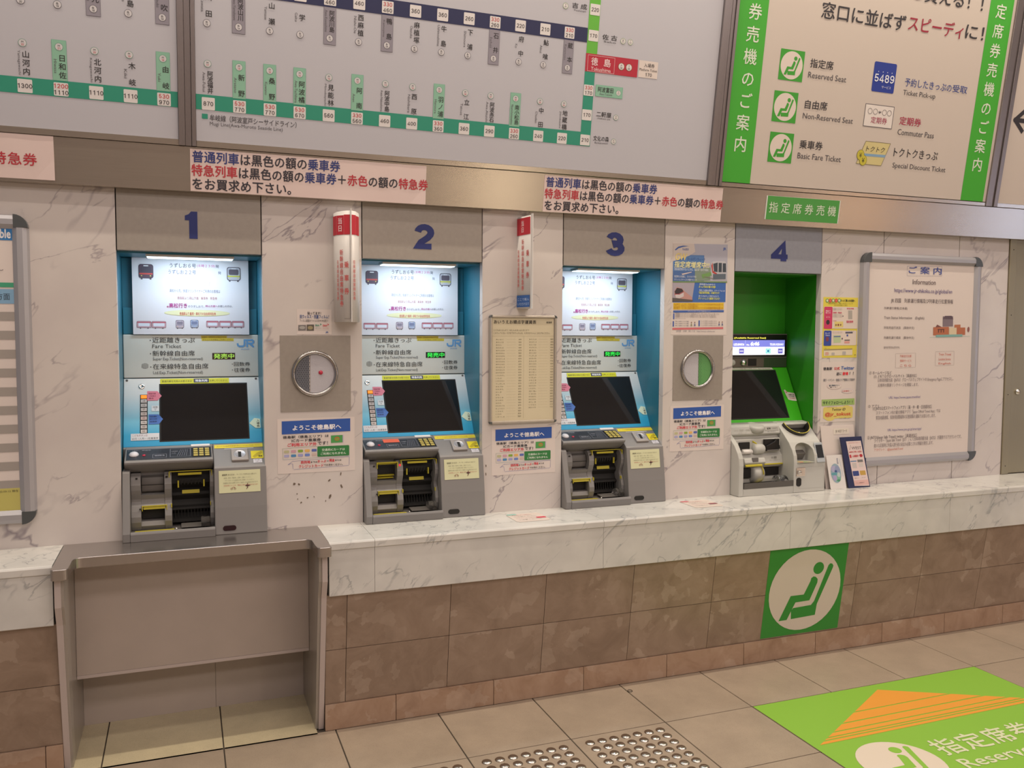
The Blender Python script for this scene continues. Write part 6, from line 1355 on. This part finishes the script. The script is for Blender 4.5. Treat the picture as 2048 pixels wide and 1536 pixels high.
# right block fittings
K1, K2 = (0.070, 1.058), (-0.024, 0.972)
nb = (on_slope(K1, K2, 0, 0, 1)-on_slope(K1, K2, 0, 0, 0))
def dshape(x0, x1, d0, d1, n=14):
    cx, rx = (x0+x1)/2, (x1-x0)/2; return [(x0, d0)] + [(cx-rx*math.cos(math.pi*k/n), d0+0.010+(d1-d0-0.010)*math.sin(math.pi*k/n)) for k in range(n+1)] + [(x1, d0)]
def plate_on(pts, h0, h1, name, mat, par, bevel=0.0):
    n = len(pts); v = [on_slope(K1, K2, x, d, h0) for x, d in pts] + [on_slope(K1, K2, x, d, h1) for x, d in pts]
    f = [tuple(range(n)), tuple(range(2*n-1, n-1, -1))] + [(i, n+i, n+(i+1) % n, (i+1) % n) for i in range(n)]
    o = B4(MB().add(v, f), name, mat, par, bevel)
    bm_fix(o); return o
def bm_fix(o):
    import bmesh
    b = bmesh.new(); b.from_mesh(o.data); bmesh.ops.recalc_face_normals(b, faces=b.faces); b.to_mesh(o.data); b.free()
def solid_on(pts, h0, h1):
    n = len(pts); v = [on_slope(K1, K2, x, d, h0) for x, d in pts] + [on_slope(K1, K2, x, d, h1) for x, d in pts]
    return MB().add([tuple(q) for q in v], [tuple(range(n)), tuple(range(2*n-1, n-1, -1))] + [(i, n+i, n+(i+1) % n, (i+1) % n) for i in range(n)])
carve(rb, solid_on(dshape(0.337, 0.486, 0.004, 0.088)[1:-1], -0.028, 0.02))
arch = [(0.334, 0.874), (0.436, 0.874)] + [(0.385+0.051*math.cos(R(a)), 0.934+0.034*math.sin(R(a))) for a in range(0, 181, 15)]
carve(rb, MB().prism(arch, -0.09, 0.004, 'y'))
rb.modifiers.new('bevel', 'BEVEL'); rb.modifiers['bevel'].width = 0.0025; rb.modifiers['bevel'].segments = 2; rb.modifiers['bevel'].limit_method = 'ANGLE'; rb.modifiers['bevel'].angle_limit = R(40)
bowl = plate_on(dshape(0.338, 0.485, 0.005, 0.087)[1:-1], -0.0275, -0.026, 'coin_bowl', plain('bowl_dark', '2A2926', 0.35), rb)
# raised dark rim of the bowl with its yellow line
ds = dshape(0.337, 0.486, 0.004, 0.088)[1:-1]; cx0, cd0 = 0.4115, 0.02
def wall(s_in, h_lo, h_hi, name, mat, pts=ds):
    o_ = [(x, d) for x, d in pts]; i_ = [(cx0+(x-cx0)*s_in, cd0+(d-cd0)*s_in) for x, d in pts]; n = len(o_)
    v = [on_slope(K1, K2, x, d, h_lo) for x, d in o_] + [on_slope(K1, K2, x, d, h_hi) for x, d in o_] + [on_slope(K1, K2, x, d, h_hi) for x, d in i_] + [on_slope(K1, K2, x, d, h_lo) for x, d in i_]
    f = []
    for i in range(n-1):
        for a, b in ((0, 1), (1, 2), (2, 3)): f.append((a*n+i, a*n+i+1, b*n+i+1, b*n+i))
    o = B4(MB().add(v, f, False), name, mat, rb); bm_fix(o); return o
wall(0.94, -0.026, 0.016, 'bowl_rim', bpy.data.materials['bowl_dark']); wall(0.955, 0.0155, 0.0172, 'bowl_line', M['yellow'], [(cx0+(x-cx0)*0.995, cd0+(d-cd0)*0.995) for x, d in ds])
B4(slope_box(K1, K2, 0.405, 0.440, 0.045, 0.060, -0.026, -0.024), 'coin_note', M['paper'], bowl)
# niches for the card reader and the pin pad
N1, N2 = (-0.024, 0.972), (-0.062, 0.905)
for (xa, xb, nme) in ((0.330, 0.440, 'reader_niche'), (0.446, 0.4960, 'pin_niche')):
    if nme == 'reader_niche':
        B4(MB().prism([(0.0035, 0.8745), (0.0035, 0.880), (-0.074, 0.8775), (-0.064, 0.8745)], 0.3345, 0.4355, 'x'), 'reader_tray', M['gray_l'], rb, 0.001)
        B4(MB().prism([(0.0035, 0.8805), (-0.020, 0.915), (0.0035, 0.930)], 0.350, 0.420, 'x'), 'card_reader', M['gray_d'], rb, 0.002)
        p = P4(Print((0, -0.062, 0.8785), (1, 0, 0), (0, 1, 0.02), base=0.0006)); p.poly([(0.342, 0.038), (0.368, 0.038), (0.425, -0.008), (0.343, -0.008)], 'CFC8A0', 1); p.rrect(0.345, -0.005, 0.372, 0.006, 0.003, 'C04A4E', 2); p.rrect(0.376, -0.004, 0.402, 0.010, 0.003, '3E9A62', 2); p.poly([(0.352, 0.034), (0.366, 0.034), (0.418, -0.006), (0.404, -0.006)], 'B9AC4A', 2); p.t('カード', 0.346, 0.012, 0.364, 0.020, '8A3A44', l=3); p.put('tray_sticker', rb)
    else:
        pd = B4(slope_box((-0.040, 0.968), (-0.071, 0.872), 0.448, 0.4955, 0.0, 0.098, -0.002, 0.003), 'pin_pad', plain('pin_frame', 'AEB4B8', 0.3, 0.3), rb, 0.003)
        B4(slope_box((-0.040, 0.968), (-0.071, 0.872), 0.4525, 0.4905, 0.012, 0.076, 0.003, 0.0042), 'pin_screen', plain('pin_glass', '14171C', 0.5), pd)
p = P4(Print((0, -0.066, 0), (1, 0, 0), (0, 0, 1))); p.box(0.345, 0.752, 0.492, 0.856, 0.0008, '9A9892', 1); p.put('door_seam', rb)
rc = B4(MB().box(0.326, 0.380, -0.0695, -0.064, 0.812, 0.856), 'coin_return', M['chrome'], rb, 0.003)
B4(MB().prism([(-0.0655, 0.820), (-0.080, 0.826), (-0.080, 0.836), (-0.0655, 0.845)], 0.332, 0.352, 'x'), 'return_lever', M['chrome'], rc, 0.003)
B4(MB().prism([(0.3435+0.0145*math.cos(R(a)), 0.796+0.010*math.sin(R(a))) for a in range(0, 181, 20)] + [(0.3435+0.0145*math.cos(R(a)), 0.774+0.010*math.sin(R(a))) for a in range(180, 361, 20)], -0.0675, -0.064, 'y'), 'sensor_window', M['black'], rb)
p = P4(slope_frame(0, (0.104, 1.0622), (0.070, 1.0582), 0.0012)); p.t('硬貨・紙幣投入取出口　Coins', 0.330, -0.022, 0.480, -0.010, 'A5A098'); p.put('block_lettering', rb)

# ================================================================= room parts out of view: ceiling, far side
ce = empty('ceiling', (1.5, -4, 4.24), kind='structure')
bx('ceiling_panel', M['ceiling'], ce, -4, 16, -9.0, 0.4, 4.24, 4.32)
for (x0, x1, y0, y1) in ((-1.8, 5.6, -0.63, -0.57), (-1.8, 5.6, -1.46, -1.34)):
    bx('lamp_housing', M['ceiling'], ce, x0-0.05, x1+0.05, y0-0.03, y1+0.03, 4.135, 4.24)
wb = empty('wall_back', (5, -9, 0), kind='structure')
bx('far_wall', M['backwall'], wb, -4, 16, -9.1, -9.0, 0, 4.3)
for (x, y, w_, z0_, z1_, c, s_) in ((4.15, -8.0, 0.17, 0.4, 2.3, 'FFEBC8', 16.0), (10.5, -8.0, 0.22, 0.4, 2.3, 'FFC890', 9.0), (9.7, -8.2, 0.30, 0.4, 2.3, 'FFE6D0', 5.0), (13.9, -8.0, 0.5, 0.3, 2.4, 'D6E2FF', 14.0), (14.9, -8.0, 0.3, 0.3, 2.4, 'D6E2FF', 3.0)):
    bx('lit_pillar_sign', emis('lit_%d' % int(x*10), c, s_), wb, x-w_/2, x+w_/2, y-0.05, y, z0_, z1_)  # unseen glowing columns, inferred and placed for streaks reflected in the steel fascia
finish_prints()
